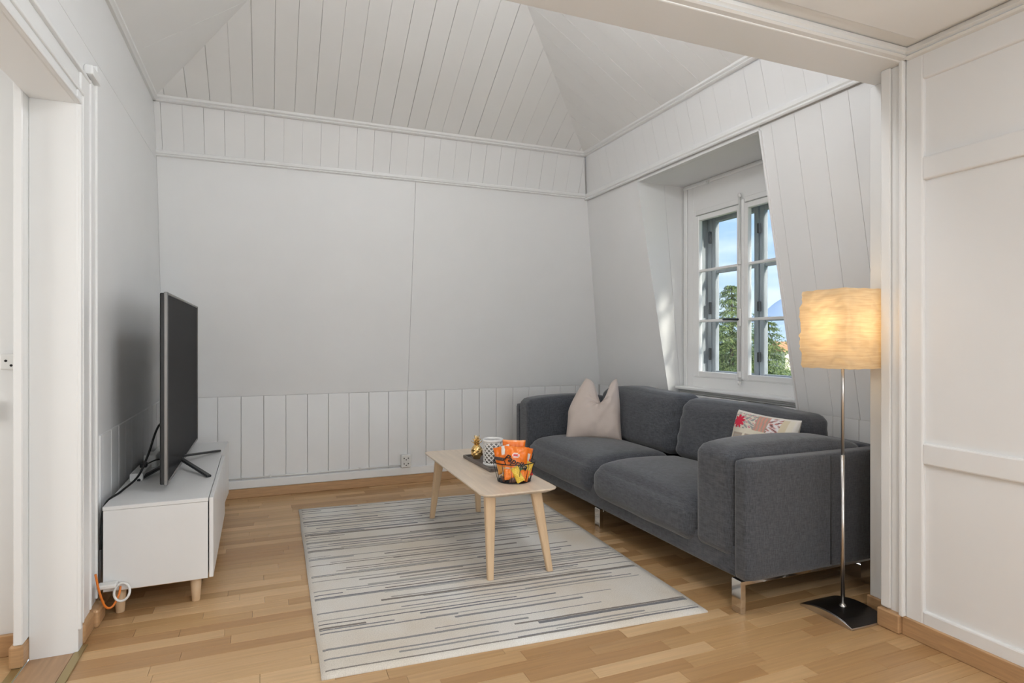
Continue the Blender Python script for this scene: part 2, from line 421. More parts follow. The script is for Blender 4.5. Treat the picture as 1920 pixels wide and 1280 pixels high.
def lathe_me(prof, n=24, smooth=True):
    vs, fs = [], []
    for (r, z) in prof:
        for k in range(n):
            t = 2 * PI * k / n; vs.append((r * math.cos(t), r * math.sin(t), z))
    for i in range(len(prof) - 1):
        for k in range(n):
            l = (k + 1) % n; fs.append((i * n + k, i * n + l, (i + 1) * n + l, (i + 1) * n + k))
    fs.append(tuple(range(n - 1, -1, -1))); fs.append(tuple(range((len(prof) - 1) * n, len(prof) * n)))
    me = bpy.data.meshes.new('lathe'); me.from_pydata(vs, [], fs)
    if smooth: me.shade_smooth()
    return me

def soft_me(x0, x1, y0, y1, z0, z1, r=.05, cuts=14, deform=None):
    """rounded upholstery block; deform(p, n) -> new p, with n in [-1,1]^3"""
    c = Vector(((x0 + x1) / 2, (y0 + y1) / 2, (z0 + z1) / 2)); h = Vector(((x1 - x0) / 2, (y1 - y0) / 2, (z1 - z0) / 2))
    bm = bmesh.new(); bmesh.ops.create_cube(bm, size=2.0)
    bmesh.ops.subdivide_edges(bm, edges=bm.edges[:], cuts=cuts, use_grid_fill=True)
    for v in bm.verts:
        n = Vector([math.copysign(abs(a) ** .75, a) for a in v.co])   # denser towards the edges
        q = Vector((n.x * h.x, n.y * h.y, n.z * h.z))
        rr = min(r, h.x * .98, h.y * .98, h.z * .98)
        inn = Vector([max(-(h[i] - rr), min(h[i] - rr, q[i])) for i in range(3)])
        d = q - inn
        if d.length > 1e-7:
            m = max(abs(d.x), abs(d.y), abs(d.z)); q = inn + d.normalized() * min(rr, m if m > 0 else rr)
        p = q + c
        if deform: p = deform(p, n)
        v.co = p
    me = bm_mesh(bm); me.shade_smooth(); return me

def fit(o):
    return o

# ================================================================== THE SETTING
XL = -0.72                        # left wall
YB0, YB1, YB2 = 5.16, 4.86, 4.73  # back wall at floor..0.8, 2.56, 2.90
XW0, XW1, XW2 = 3.04, 2.725, 2.64 # window wall likewise
ZW, ZR, ZC = 0.80, 2.56, 2.90
YP0, YP1 = 1.72, 1.93             # opening with lintel
ZL = 2.42
def wx(z): return XW0 - (XW0 - XW1) * max(0, z - ZW) / (ZR - ZW)
def wy(z): return YB0 - (YB0 - YB1) * max(0, z - ZW) / (ZR - ZW)

# ---------------- floor
floor = box('floor', XL - .01, XW0 + .1, -6.0, YB0 + .1, -.10, -.010, M_BACK); tag(floor, 'warm beech strip parquet floor of the living room', None, None, 'structure')
def build_floor():
    W = .072; rows = []
    y = -6.0; cand = []
    LEN = (.36, .46, .54, .62)
    r = 0
    while y < YB0:
        x1lim = XW0 if y > YP1 - .02 else 2.50
        x = XL - random.uniform(0, .5)
        while x < x1lim:
            l = random.choice(LEN); a, b = max(x, XL), min(x + l, x1lim)
            if b - a > .02: cand.append((a, b, y, min(y + W, YB0)))
            x += l
        y += W; r += 1
    scored = []
    for c in cand:
        cx, cy = (c[0] + c[1]) / 2, (c[2] + c[3]) / 2
        s = 0
        if cy > .6:
            u, v, fw = project(cx, cy, 0)
            under_rug = .30 < cx < 1.80 and 2.35 < cy < 4.5
            under_sofa = cx > 2.25 and cy > 2.3
            under_bench = cx < -.3 and 3.3 < cy < 4.8
            if -60 < u < 1980 and v < 1310 and not (under_rug or under_sofa or under_bench): s = (c[1] - c[0]) * (c[3] - c[2]) / fw ** 3
        scored.append((s, c))
    scored.sort(key=lambda q: -q[0])
    cache = {}; rest = []
    G = .0005
    def strip(a, b, y0, y1, z): return [(-(b - a) / 2 + G, -(y1 - y0) / 2 + G), ((b - a) / 2 - G, -(y1 - y0) / 2 + G), ((b - a) / 2 - G, (y1 - y0) / 2 - G), (-(b - a) / 2 + G, (y1 - y0) / 2 - G)]
    for i, (s, c) in enumerate(scored):
        if i < 300 and s > 0:
            k = (round(c[1] - c[0], 3), round(c[3] - c[2], 3))
            if k not in cache: cache[k] = piece_me(strip(0, c[1] - c[0], 0, c[3] - c[2], 0), (0, 0, 0), (1, 0, 0), (0, 1, 0), (0, 0, 1), .010, .0006)
            link('floor_strip', cache[k], M_FLOOR, floor, ((c[0] + c[1]) / 2, (c[2] + c[3]) / 2, -.010))
        else: rest.append(c)
    vs, fs = [], []
    for (a, b, y0, y1) in rest:
        k = len(vs); vs += [(a + G, y0 + G, -.010), (b - G, y0 + G, -.010), (b - G, y1 - G, -.010), (a + G, y1 - G, -.010), (a + G, y0 + G, 0), (b - G, y0 + G, 0), (b - G, y1 - G, 0), (a + G, y1 - G, 0)]
        fs += [(k + 4, k + 5, k + 6, k + 7), (k, k + 1, k + 5, k + 4), (k + 1, k + 2, k + 6, k + 5), (k + 2, k + 3, k + 7, k + 6), (k + 3, k, k + 4, k + 7)]
    me = bpy.data.meshes.new('strips'); me.from_pydata(vs, [], fs)
    o = link('floor_strips', me, M_FLOOR_FAR, floor); o['kind'] = 'stuff'
build_floor()

# ---------------- back wall
wall_back = quads('wall_back', [
    [(XL - .1, YB0 + .015, 0), (XW0 + .1, YB0 + .015, 0), (XW0 + .1, YB0 + .015, ZW), (XL - .1, YB0 + .015, ZW)],
    [(XL - .1, YB0 + .015, ZW), (XW0 + .1, YB0 + .015, ZW), (XW0 + .1, YB1 + .015, ZR), (XL - .1, YB1 + .015, ZR)],
    [(XL - .1, YB1 + .015, ZR), (XW0 + .1, YB1 + .015, ZR), (XW0 + .1, YB2 + .015, ZC + .05), (XL - .1, YB2 + .015, ZC + .05)]], M_BACK)
tag(wall_back, 'white boarded back wall with wainscot and leaning upper panels', None, None, 'structure')
y = YB0 + .013
sW = [-.352 + .165 * k - XL for k in range(-3, 24)]
board_surface(wall_back, [(XL, y, .0), (XW0, y, .0), (XW0, y, ZW - .002), (XL, y, ZW - .002)], sW, M_WALL, t=.013, gap=(.0015, .003), ch=.003, name='wainscot_plank')
# smooth leaning panels above
O = [(XL, wy(ZW) + .013, ZW + .001), (XW0 + .02, wy(ZW) + .013, ZW + .001), (XW1 + .02, YB1 + .013, ZR), (XL, YB1 + .013, ZR)]
board_surface(wall_back, O, [1.135 - XL], M_WALL, t=.014, gap=(.0015, .0015), ch=.0012, name='wall_panel')
sB = [.133 * k + .04 for k in range(0, 27)]
board_surface(wall_back, [(XL, YB1 + .013, ZR + .01), (XW1, YB1 + .013, ZR + .01), (XW2, YB2 + .013, ZC), (XL, YB2 + .013, ZC)], sB, M_WALL, t=.013, gap=(.0003, .002), ch=.0012)

def moulding(parent, p0, p1, out, up, w, h, mat=M_TRIM, name='moulding', bev=.006):
    """rounded stick moulding from p0 to p1; out = direction off the wall, up = height direction"""
    p0, p1, out, up = Vector(p0), Vector(p1), Vector(out).normalized(), Vector(up).normalized()
    prof = [(0, 0), (w * .55, 0), (w * .8, h * .12), (w * .62, h * .3), (w, h * .45), (w, h * .8), (w * .8, h), (0, h)]
    n = len(prof); vs = [tuple(p0 + out * a + up * b) for a, b in prof] + [tuple(p1 + out * a + up * b) for a, b in prof]
    fs = [(i, (i + 1) % n, n + (i + 1) % n, n + i) for i in range(n)] + [tuple(range(n - 1, -1, -1)), tuple(range(n, 2 * n))]
    me = bpy.data.meshes.new('moulding'); me.from_pydata(vs, [], fs)
    bm = bmesh.new(); bm.from_mesh(me); bmesh.ops.recalc_face_normals(bm, faces=bm.faces[:]); bm.to_mesh(me); bm.free()
    return link(name, me, mat, parent)

moulding(wall_back, (XL, YB1 + .003, ZR - .02), (XW1 + .01, YB1 + .003, ZR - .02), (0, -1, 0), (0, 0, 1), .026, .042)
moulding(wall_back, (XL, YB2 + .003, ZC - .02), (XW2 + .01, YB2 + .003, ZC - .02), (0, -1, 0), (0, 0, 1), .036, .052)
trim = box('trim_1', XL + .02, XW0, YB0 - .022, YB0, .074, .140, M_TRIM, None, .005); tag(trim, 'white flat rail above the wooden skirting of the back wall', None, None, 'structure')
for nm, lab, args in (('baseboard_back', 'beech skirting board along the back wall', (XL, XW0, YB0 - .018, YB0, 0, .073)),
                      ('baseboard_left', 'beech skirting board along the left wall', (XL, XL + .018, 3.19, YB0 - .02, 0, .073)),
                      ('baseboard_right', 'beech skirting board under the white panelled wall', (2.488, 2.505, -6.0, 1.722, 0, .078))):
    o = box(nm, *args, M_WOODB, None, .003); tag(o, lab, None, None, 'structure')

# ---------------- left wall, with the doorway
YD0, YD1 = 1.96, 2.86
TH = .855
wall_left = empty('wall_left', (0, 0, 0), 0, 'smooth white left wall with a cased doorway', None, None, 'structure')
box('wall_panel', -TH, XL, YD1 + .01, YB0 + .05, 0, ZR - .05, M_WALL, wall_left)
box('wall_panel', -TH, XL, -6.0, YD0 - .01, 0, ZC, M_WALL, wall_left)
box('wall_panel', -TH, XL, YD0 - .01, YD1 + .01, 2.19, ZR - .05, M_WALL, wall_left)
box('frieze_board', -TH, XL, YD0 - .01, YB0 + .05, ZR - .047, ZC + .05, M_WALL, wall_left, .002)
moulding(wall_left, (XL, YD0, ZC - .02), (XL, YB2, ZC - .02), (1, 0, 0), (0, 0, 1), .030, .045)
board_surface(wall_left, [(XL - .002, YB0, 0), (XL - .002, 3.30, 0), (XL - .002, 3.30, ZW), (XL - .002, YB0, ZW)], [.165 * k for k in range(1, 12)], M_WALL, t=.007, gap=(.0015, .003), ch=.003, name='wainscot_plank', flip=True)

door = empty('door_1', (0, 0, 0), 0, 'white cased doorway to the hall at the left edge', None, None, 'structure')
box('jamb', -TH, XL + .009, YD1, YD1 + .012, 0, 2.20, M_TRIM, door, .003)
box('jamb', -TH, XL + .009, YD0 - .012, YD0, 0, 2.20, M_TRIM, door, .003)
box('door_head', -TH, XL + .009, YD0, YD1, 2.185, 2.20, M_TRIM, door, .003)
for (a, b, p) in ((2.86, 2.928, .026), (2.928, 3.058, .020), (3.058, 3.185, .013)):
    box('casing', XL, XL + p, a, b, .0 if a < 2.9 else .07, {2.86: 2.25, 2.928: 2.345, 3.058: 2.375}[a], M_TRIM, door, .006, 2)
for (a, b, p) in ((2.185, 2.25, .022), (2.25, 2.345, .012)):
    box('head_casing', XL, XL + p, YD0 - .2, 2.86 if a < 2.2 else 2.928, a, b, M_TRIM, door, .006, 2)
box('head_casing', XL, XL + .013, YD0 - .2, 3.058, 2.345, 2.375, M_TRIM, door, .004, 2)
for (a, p) in ((2.862, .036), (2.922, .030), (3.052, .026), (3.172, .022)):
    box('casing_bead', XL, XL + p, a, a + .014, .09, 2.187 + (a - 2.862) * .9, M_TRIM, door, .005, 2)
for (z, p, y1) in ((2.187, .036, 2.862), (2.243, .030, 2.922), (2.338, .026, 3.052)):
    box('head_bead', XL, XL + p, YD0 - .2, y1 + .014, z, z + .014, M_TRIM, door, .005, 2)
box('cornice_block', XL, XL + .035, 3.04, 3.185, 2.377, 2.42, M_TRIM, door, .008, 2)
box('plinth', XL + .0, XL + .034, 2.925, 3.07, 0, .085, M_WOODB, door, .012, 2)
box('plinth', XL + .0, XL + .05, 3.07, 3.19, 0, .080, M_WOODB, door, .012, 2)
o = box('trim_2', -TH, XL + .012, YD0, YD1, -.02, .004, M_THRESH, None, .002); tag(o, 'brown wooden threshold board in the doorway', None, None, 'structure')
o = box('trim_3', XL + .013, XL + .045, YD0, YD1 + .06, .0, .006, M_BRASS, None, .002); tag(o, 'dull brass strip between threshold and parquet', None, None, 'structure')
o = box('trim_4', -TH - .035, -TH - .002, YD0, YD1, .0, .006, M_BRASS, None, .002); tag(o, 'dull brass strip on the hall side of the threshold', None, None, 'structure')

# the hall beyond
hall = quads('wall_hall', [[(-3.2, 2.95, 0), (-TH, 2.95, 0), (-TH, 2.95, 2.5), (-3.2, 2.95, 2.5)], [(-3.2, .2, 0), (-3.2, 2.95, 0), (-3.2, 2.95, 2.5), (-3.2, .2, 2.5)],
                           [(-3.2, .2, 0), (-TH, .2, 0), (-TH, .2, 2.5), (-3.2, .2, 2.5)]], M_WALL)
tag(hall, 'white wall of the hall seen through the doorway', None, None, 'structure')
o = quads('ceiling_hall', [[(-3.2, .2, 2.5), (-TH, .2, 2.5), (-TH, 2.95, 2.5), (-3.2, 2.95, 2.5)]], M_CEIL); tag(o, 'white ceiling of the hall', None, None, 'structure')
fh = box('floor_hall', -3.2, -TH - .034, .2, 2.96, -.1, -.01, M_BACK); tag(fh, 'beech strip floor of the hall past the threshold', None, None, 'structure')
yy = .2
hall_mesh = {}
while yy < 2.94:
    xx = -2.2 + random.uniform(0, .3)
    while xx < -TH - .05:
        l = random.choice((.36, .46, .54)); a, b = xx, min(xx + l, -TH - .036)
        if b - a > .03 and yy > 1.6:
            k = round(b - a, 3)
            if k not in hall_mesh: hall_mesh[k] = piece_me([(0, 0), (b - a - .001, 0), (b - a - .001, .071), (0, .071)], (0, 0, 0), (1, 0, 0), (0, 1, 0), (0, 0, 1), .01, .0006)
            link('floor_strip', hall_mesh[k], M_FLOOR, fh, (a, yy, -.01))
        xx += l
    yy += .072
o = box('baseboard_hall', -3.2, -TH - .03, 2.930, 2.949, 0, .085, M_WOODB, None, .003); tag(o, 'beech skirting board in the hall', None, None, 'structure')
o = box('trim_5', -TH - .03, -TH, 2.80, 2.949, .09, 2.4, M_TRIM, None, .004); tag(o, 'white casing strip on the hall side of the doorway', None, None, 'structure')
o = box('trim_6', -TH - .045, -TH, 2.80, 2.948, .0, .09, M_WOODB, None, .008); tag(o, 'small beech plinth at the hall side of the casing', None, None, 'structure')

# ---------------- window wall with the dormer niche
NY0, NY1, NZ0, NZ1, XN = 2.77, 4.04, ZW, 2.50, 3.19
wall_right = empty('wall_right', (0, 0, 0), 0, 'leaning white window wall with a deep dormer niche', None, None, 'structure')
def wq(y0, z0, y1, z1): return [(wx(z0), y0, z0), (wx(z0), y1, z0), (wx(z1), y1, z1), (wx(z1), y0, z1)]
quads('backing', [[(XW0 + .016, 1.9, 0), (XW0 + .016, YB0 + .06, 0), (XW0 + .016, YB0 + .06, ZW - .002), (XW0 + .016, 1.9, ZW - .002)],
                  [(wx(ZW) + .017, 1.9, ZW - .04), (wx(ZW) + .017, 1.9, ZW), (wx(ZW) + .017, NY0 - .004, ZW), (wx(ZW) + .017, NY0 - .004, ZW - .04)],
                  [(wx(ZW) + .016, 1.9, ZW), (wx(ZW) + .016, NY0 - .004, ZW), (wx(ZC) + .016, NY0 - .004, ZC), (wx(ZC) + .016, 1.9, ZC)],
                  [(wx(NZ1) + .016, NY0 - .1, NZ1 + .004), (wx(NZ1) + .016, NY1 + .1, NZ1 + .004), (wx(ZC) + .016, NY1 + .1, ZC + .04), (wx(ZC) + .016, NY0 - .1, ZC + .04)],
                  [(wx(ZW) + .017, NY1 + .004, ZW - .04), (wx(ZW) + .017, NY1 + .004, ZW), (wx(ZW) + .017, YB0 + .05, ZW), (wx(ZW) + .017, YB0 + .05, ZW - .04)],
                  [(wx(ZW) + .016, NY1 + .004, ZW), (wx(ZW) + .016, YB0 + .05, ZW), (wx(ZC) + .016, YB0 + .05, ZC + .04), (wx(ZC) + .016, NY1 + .004, ZC + .04)]], M_BACK, wall_right)
# lower vertical part
board_surface(wall_right, [(XW0 + .013, YB0, 0), (XW0 + .013, 1.95, 0), (XW0 + .013, 1.95, ZW - .002), (XW0 + .013, YB0, ZW - .002)], [.165 * k for k in range(1, 20)], M_WALL, t=.013, gap=(.003, .006), ch=.005, name='wainscot_plank', flip=True)
d = .013
# leaning part left of the niche: one smooth panel
board_surface(wall_right, [(wx(ZW) + d, YB0 + .02, ZW), (wx(ZW) + d, NY1, ZW), (wx(ZR) + d, NY1, ZR), (wx(ZR) + d, YB1 + .02, ZR)], [], M_WALL, t=.013, ch=.001, name='wall_panel', flip=True)
# leaning boards right of the niche
board_surface(wall_right, [(wx(ZW) + d, NY0, ZW), (wx(ZW) + d, 1.95, ZW), (wx(ZR - .04) + d, 1.95, ZR - .04), (wx(ZR - .04) + d, NY0, ZR - .04)],
              [NY0 - q for q in (2.684, 2.518, 2.346, 2.18, 2.015)], M_WALL, t=.013, gap=(.0018, .0024), ch=.007, flip=True)
# strip above the niche
board_surface(wall_right, [(wx(NZ1) + d, NY1, NZ1), (wx(NZ1) + d, NY0, NZ1), (wx(ZR) + d, NY0, ZR), (wx(ZR) + d, NY1, ZR)], [], M_WALL, t=.013, ch=.0015, name='wall_panel', flip=True)
# frieze boards
board_surface(wall_right, [(XW1 + d, YB1, ZR), (XW1 + d, 1.93, ZR), (XW2 + d, 1.93, ZC), (XW2 + d, YB2, ZC)], [.133 * k + .05 for k in range(0, 23)], M_WALL, t=.013, gap=(.0006, .0024), ch=.0012, flip=True)
moulding(wall_right, (XW1 + .006, YB1, ZR - .035), (XW1 + .006, 1.93, ZR - .035), (-1, 0, 0), (0, 0, 1), .022, .055)
moulding(wall_right, (XW2 + .006, YB2, ZC - .02), (XW2 + .006, 1.93, ZC - .02), (-1, 0, 0), (0, 0, 1), .036, .052)

# niche lining
niche = empty('trim_7', (0, 0, 0), 0, 'white boarded lining of the dormer niche around the window', None, None, 'structure')
for (yy, n) in ((NY1, -1), (NY0, 1)):
    xm = 3.0
    zt = NZ1
    # front board (slanted edge) and rear board of each reveal
    f = [(wx(NZ0), NZ0), (XN - .10, NZ0), (XN - .13, zt), (wx(zt), zt)] if False else None
    mid0, mid1 = XN - .035, XN - .20
    for poly in ([(wx(NZ0), NZ0), (mid0, NZ0), (mid1, zt), (wx(zt), zt)], [(mid0 + .002, NZ0), (XN, NZ0), (XN, zt), (mid1 + .002, zt)]):
        me = piece_me(poly, (0, yy, 0), (1, 0, 0), (0, 0, 1), (0, -n, 0), .012, .0012)
        link('reveal_board', me, M_WALL, niche)
board_surface(niche, [(wx(NZ1), NY0, NZ1), (XN, NY0, NZ1), (XN, NY1, NZ1), (wx(NZ1), NY1, NZ1)], [.045], M_WALL, t=.012, gap=(.001, .002), ch=.001, name='soffit_board')
box('niche_back_post', XN, XN + .02, 3.925, NY1, NZ0, NZ1, M_TRIM, niche, .002)
box('niche_back_post', XN, XN + .02, NY0, 2.832, NZ0, NZ1, M_TRIM, niche, .002)
box('niche_head_panel', XN, XN + .02, 2.832, 3.925, 2.272, NZ1, M_TRIM, niche, .002)
box('head_strip', XN - .012, XN, NY0, NY1, NZ1 - .035, NZ1 - .012, M_TRIM, niche, .004)
box('corner_strip', XN - .016, XN, NY1 - .05, NY1 - .012, .86, NZ1 - .03, M_TRIM, niche, .004)
box('niche_floor_board', XW0 + .005, XN + .02, NY0 - .01, NY1 + .01, .775, .794, M_TRIM, niche, .001)
box('apron', XN - .002, XN + .02, 2.832, 3.925, NZ0, .945, M_TRIM, niche, .002)
sill = empty('trim_8', (0, 0, 0), 0, 'white window sill with grooved grey rails below it', None, None, 'structure')
box('sill_board', XN - .115, XN, NY0 + .002, NY1 - .03, .846, .868, M_TRIM, sill, .006, 2)
box('sill_rail', XN - .098, XN, NY0 + .002, NY1 - .05, .832, .845, M_PAINTG, sill, .003)
box('sill_rail', XN - .088, XN, NY0 + .002, NY1 - .05, .816, .830, M_PAINTG, sill, .003)
box('sill_rail', XN - .10, XN, NY0 + .002, NY1 - .05, .796, .812, M_TRIM, sill, .003)

# window: inner white casements, outer weathered casements, box between
win = empty('window_1', (XN, 3.378, .95), 0, 'double-layer casement window with six small panes per layer', None, None, 'structure')
def wbox(name, a0, a1, b0, b1, z0, z1, mat, parent=None, bev=.004):
    """a = depth from inner face, b = sideways, z absolute; local to the window"""
    return box(name, a0, a1, b0, b1, z0 - .95, z1 - .95, mat, parent or win, bev)
HW = .542
# fixed inner frame
wbox('frame', -.004, .045, HW - .032, HW + .004, .945, 2.275, M_TRIM)
wbox('frame', -.004, .045, -HW - .004, -HW + .032, .945, 2.275, M_TRIM)
wbox('frame', -.004, .045, -HW + .032, HW - .032, 2.235, 2.275, M_TRIM)
wbox('frame', -.004, .045, -HW + .032, HW - .032, .945, .965, M_TRIM)
ZG0, ZG1 = .993, 2.188
def sash(b0, b1, a, mat, mtn, dep, inner):
    s = wbox('casement' if inner else 'outer_casement', a, a + dep, b0, b0 + .043, ZG0 - .04, ZG1 + .04, mat)
    wbox('stile', a, a + dep, b1 - .043, b1, ZG0 - .04, ZG1 + .04, mat, s)
    wbox('rail', a, a + dep, b0 + .043, b1 - .043, ZG0 - .04, ZG0, mat, s)
    wbox('rail', a, a + dep, b0 + .043, b1 - .043, ZG1, ZG1 + .04, mat, s)
    h = (ZG1 - ZG0) / 3
    for k in (1, 2): wbox('glazing_bar', a + dep * .2, a + dep, b0 + .043, b1 - .043, ZG0 + h * k - mtn / 2, ZG0 + h * k + mtn / 2, mat, s, .003)
    for k in range(3): wbox('pane', a + dep * .55, a + dep * .55 + .003, b0 + .038, b1 - .038, ZG0 + h * k + mtn * .4, ZG0 + h * (k + 1) - mtn * .4, M_GLASS, s, 0)
    return s
sash(.012, HW - .028, -.008, M_TRIM, .020, .038, True)
sash(-HW + .028, -.012, -.008, M_TRIM, .020, .038, True)
wbox('centre_post', -.022, .03, -.022, .022, .955, 2.262, M_TRIM, None, .008)
# bolt rod, guides and lever on the centre post
rod = link('bolt_rod', tube_me([(-.032, 0, 2.30 - .95), (-.032, 0, .925 - .95)], .0075, 10), M_PLAST, win)
for z, hh in ((2.285, .03), (1.80, .04), (1.40, .13), (.99, .05), (.93, .028)):
    wbox('bolt_guide', -.046, -.02, -.014, .014, z - hh / 2, z + hh / 2, M_PLAST, None, .008)
lev = link('window_handle', tube_me(smooth_path([(-.046, 0, .44), (-.07, .004, .44), (-.075, .05, .442), (-.073, .12, .443)], 4), [.009] * 13, 8), M_DARKM, win)
# box lining between the two layers
for (b0, b1, z0, z1) in ((HW - .002, HW + .02, .92, 2.30), (-HW - .02, -HW + .002, .92, 2.30)):
    wbox('box_lining', .046, .20, b0, b1, z0, z1, M_FRAME_OUT, None, .002)
wbox('box_lining', .046, .20, -HW, HW, 2.255, 2.285, M_FRAME_OUT, None, .002)
wbox('box_lining', .046, .20, -HW, HW, .935, .962, M_FRAME_OUT, None, .002)
sash(.006, HW - .040, .150, M_FRAME_OUT, .024, .04, False)
sash(-HW + .040, -.006, .150, M_FRAME_OUT, .024, .04, False)
for (b0, b1) in ((HW - .044, HW), (-HW, -HW + .044)): wbox('outer_frame', .140, .195, b0, b1, .955, 2.26, M_FRAME_OUT, None, .003)
for (z, s) in ((2.02, .06), (1.45, .06), (1.08, .06)):
    wbox('hinge', .118, .142, HW - .050, HW - .036, z, z + s * 1.6, M_DARKM, None, .003)
    wbox('hinge', .118, .142, -.03, -.012, z, z + s * 1.2, M_DARKM, None, .003)
wbox('outside_sill', .20, .30, -HW - .05, HW + .05, .90, .93, M_FRAME_OUT, None, .004)
# outside skin of the dormer
sk = quads('wall_outside', [[(XN + .19, NY0 - .3, .4), (XN + .19, NY1 + .4, .4), (XN + .19, NY1 + .4, .94), (XN + .19, NY0 - .3, .94)],
    [(XN + .19, NY0 - .3, 2.27), (XN + .19, NY1 + .4, 2.27), (XN + .19, NY1 + .4, 2.8), (XN + .19, NY0 - .3, 2.8)],
    [(XN + .19, NY0 - .3, .94), (XN + .19, 3.378 - HW, .94), (XN + .19, 3.378 - HW, 2.27), (XN + .19, NY0 - .3, 2.27)],
    [(XN + .19, 3.378 + HW, .94), (XN + .19, NY1 + .4, .94), (XN + .19, NY1 + .4, 2.27), (XN + .19, 3.378 + HW, 2.27)],
    [(2.7, NY0 - .3, 2.82), (XN + .3, NY0 - .3, 2.72), (XN + .3, NY1 + .4, 2.72), (2.7, NY1 + .4, 2.82)]], M_PLASTER)
tag(sk, 'outside face of the dormer around the window', None, None, 'structure')

# curtain hook above the window
hk = link('curtain_hook', tube_me(smooth_path([(0, 0, .02), (0, 0, 0), (-.012, 0, -.012), (-.024, 0, 0), (-.02, 0, .008)], 4), .004, 8), M_PLAST, None, (XN - .02, 3.72, 2.462))
tag(hk, 'small white curtain hook under the niche ceiling above the window', 'hook')

# ---------------- vaulted ceiling
MB_, MR_, ML_ = .617, .617, .71
xr = (ML_ * XL * -1 * -1 + 0) if False else (MR_ * XW2 + ML_ * XL) / (MR_ + ML_)
zr = ZC + MR_ * (XW2 - xr); yr = YB2 - (zr - ZC) / MB_
ceil = quads('ceiling', [
    [(XL, YB2, ZC + .014), (XW2, YB2, ZC + .014), (xr, yr, zr + .014)],
    [(XW2, YB2, ZC + .014), (XW2, YP1 - .1, ZC + .014), (xr, YP1 - .1, zr + .014), (xr, yr, zr + .014)],
    [(XL, YB2, ZC + .014), (xr, yr, zr + .014), (xr, YP1 - .1, zr + .014), (XL, YP1 - .1, ZC + .014)],
    [(XL - .1, YP1 - .02, ZL), (XW0, YP1 - .02, ZL), (XW0, YP1 - .02, 4.2), (XL - .1, YP1 - .02, 4.2)]], M_BACK)
tag(ceil, 'white boarded hip-vaulted ceiling over the seating area', None, None, 'structure')
board_surface(ceil, [(XL, YB2, ZC + .013), (XW2, YB2, ZC + .013), (xr, yr, zr + .013)], [.14 * k + .07 for k in range(0, 26)], M_CEIL, t=.012, gap=(.0004, .0032), ch=.0016, flip=False)
board_surface(ceil, [(XW2, YB2, ZC + .013), (XW2, YP1, ZC + .013), (xr, YP1, zr + .013), (xr, yr, zr + .013)], [.14 * k + .05 for k in range(0, 22)], M_CEIL, t=.012, gap=(.0003, .002), ch=.0012, flip=False)
board_surface(ceil, [(XL, YP1, ZC + .013), (XL, YB2, ZC + .013), (xr, yr, zr + .013), (xr, YP1, zr + .013)], [.5, 1.3, 2.1], M_CEIL, t=.012, gap=(.0003, .001), ch=.001, flip=False)

# ---------------- lintel, pillar, panelled near wall, near ceiling
lint = box('trim_9', XL, XW0, YP0, YP1, ZL, ZL + .5, M_TRIM, None, .006, 2); tag(lint, 'white boxed lintel beam across the room opening', None, None, 'structure')
pil = empty('trim_10', (0, 0, 0), 0, 'white stepped post at the right end of the lintel', None, None, 'structure')
box('post_core', 2.60, XW0 + .02, YP0 + .02, YP1 + .02, 0, ZL, M_TRIM, pil, .003)
box('post_face', 2.500, 2.60, YP0, 1.818, 0, ZL, M_TRIM, pil, .005, 2)
box('post_strip', 2.488, 2.50, 1.772, 1.816, .085, ZL, M_TRIM, pil, .005, 2)
box('post_bead', 2.480, 2.505, 1.712, 1.732, .075, ZL + .01, M_TRIM, pil, .006, 2)
box('post_plinth', 2.470, 2.60, 1.722, 1.822, 0, .080, M_WOODB, pil, .005)
box('post_plinth', 2.583, 2.60, 1.826, 1.955, 0, .062, M_WOODB, pil, .005)
pw = empty('wall_near_right', (0, 0, 0), 0, 'white wall of recessed panels at the right edge', None, None, 'structure')
box('wall_panel', 2.516, 2.60, .30, 1.66, .10, .76, M_WALL, pw)
box('wall_panel', 2.516, 2.60, .30, 1.66, .78, 1.95, M_WALL, pw)
box('wall_panel', 2.516, 2.60, .30, 1.66, 1.96, 2.36, M_WALL, pw)
box('stile', 2.500, 2.60, 1.640, 1.714, .07, 2.46, M_WALL, pw, .007, 2)
box('stile', 2.500, 2.60, .42, .52, .07, 2.46, M_WALL, pw, .007, 2)
for (z0, z1) in ((.07, .130), (.732, .820), (1.905, 2.0), (2.32, 2.46)): box('rail', 2.500, 2.60, .50, 1.644, z0, z1, M_WALL, pw, .007, 2)
box('wall_panel', 2.50, 2.60, -6.0, .44, 0, 2.46, M_WALL, pw)
rear = quads('wall_rear', [[(XL, -6, 0), (2.6, -6, 0), (2.6, -6, 2.46), (XL, -6, 2.46)]], M_WALL); tag(rear, 'white wall behind the photographer', None, None, 'structure')
nc = empty('ceiling_near', (0, 0, 0), 0, 'flat white panelled ceiling in front of the lintel', None, None, 'structure')
box('ceiling_slab', -TH, 2.62, -6.0, YP0 + .02, 2.462, 2.55, M_CEIL, nc)
moulding(nc, (2.502, 1.70, 2.420), (2.502, -6.0, 2.420), (-1, 0, 0), (0, 0, 1), .045, .044)
moulding(nc, (XL, YP0 + .002, 2.424), (2.49, YP0 + .002, 2.424), (0, -1, 0), (0, 0, 1), .045, .040)
for (x0, x1) in ((-.55, 1.46), (1.58, 2.40)):
    y1, y0 = 1.60, -5.8
    box('ceiling_panel', x0, x1, y0, y1, 2.440, 2.463, M_CEIL, nc, .008, 2)
    me = piece_me([(x0 - .03, y0), (x1 + .03, y0), (x1 + .03, y1 + .03), (x0 - .03, y1 + .03)], (0, 0, 2.463), (1, 0, 0), (0, 1, 0), (0, 0, -1), .014, .010)
    link('panel_moulding', me, M_CEIL, nc)

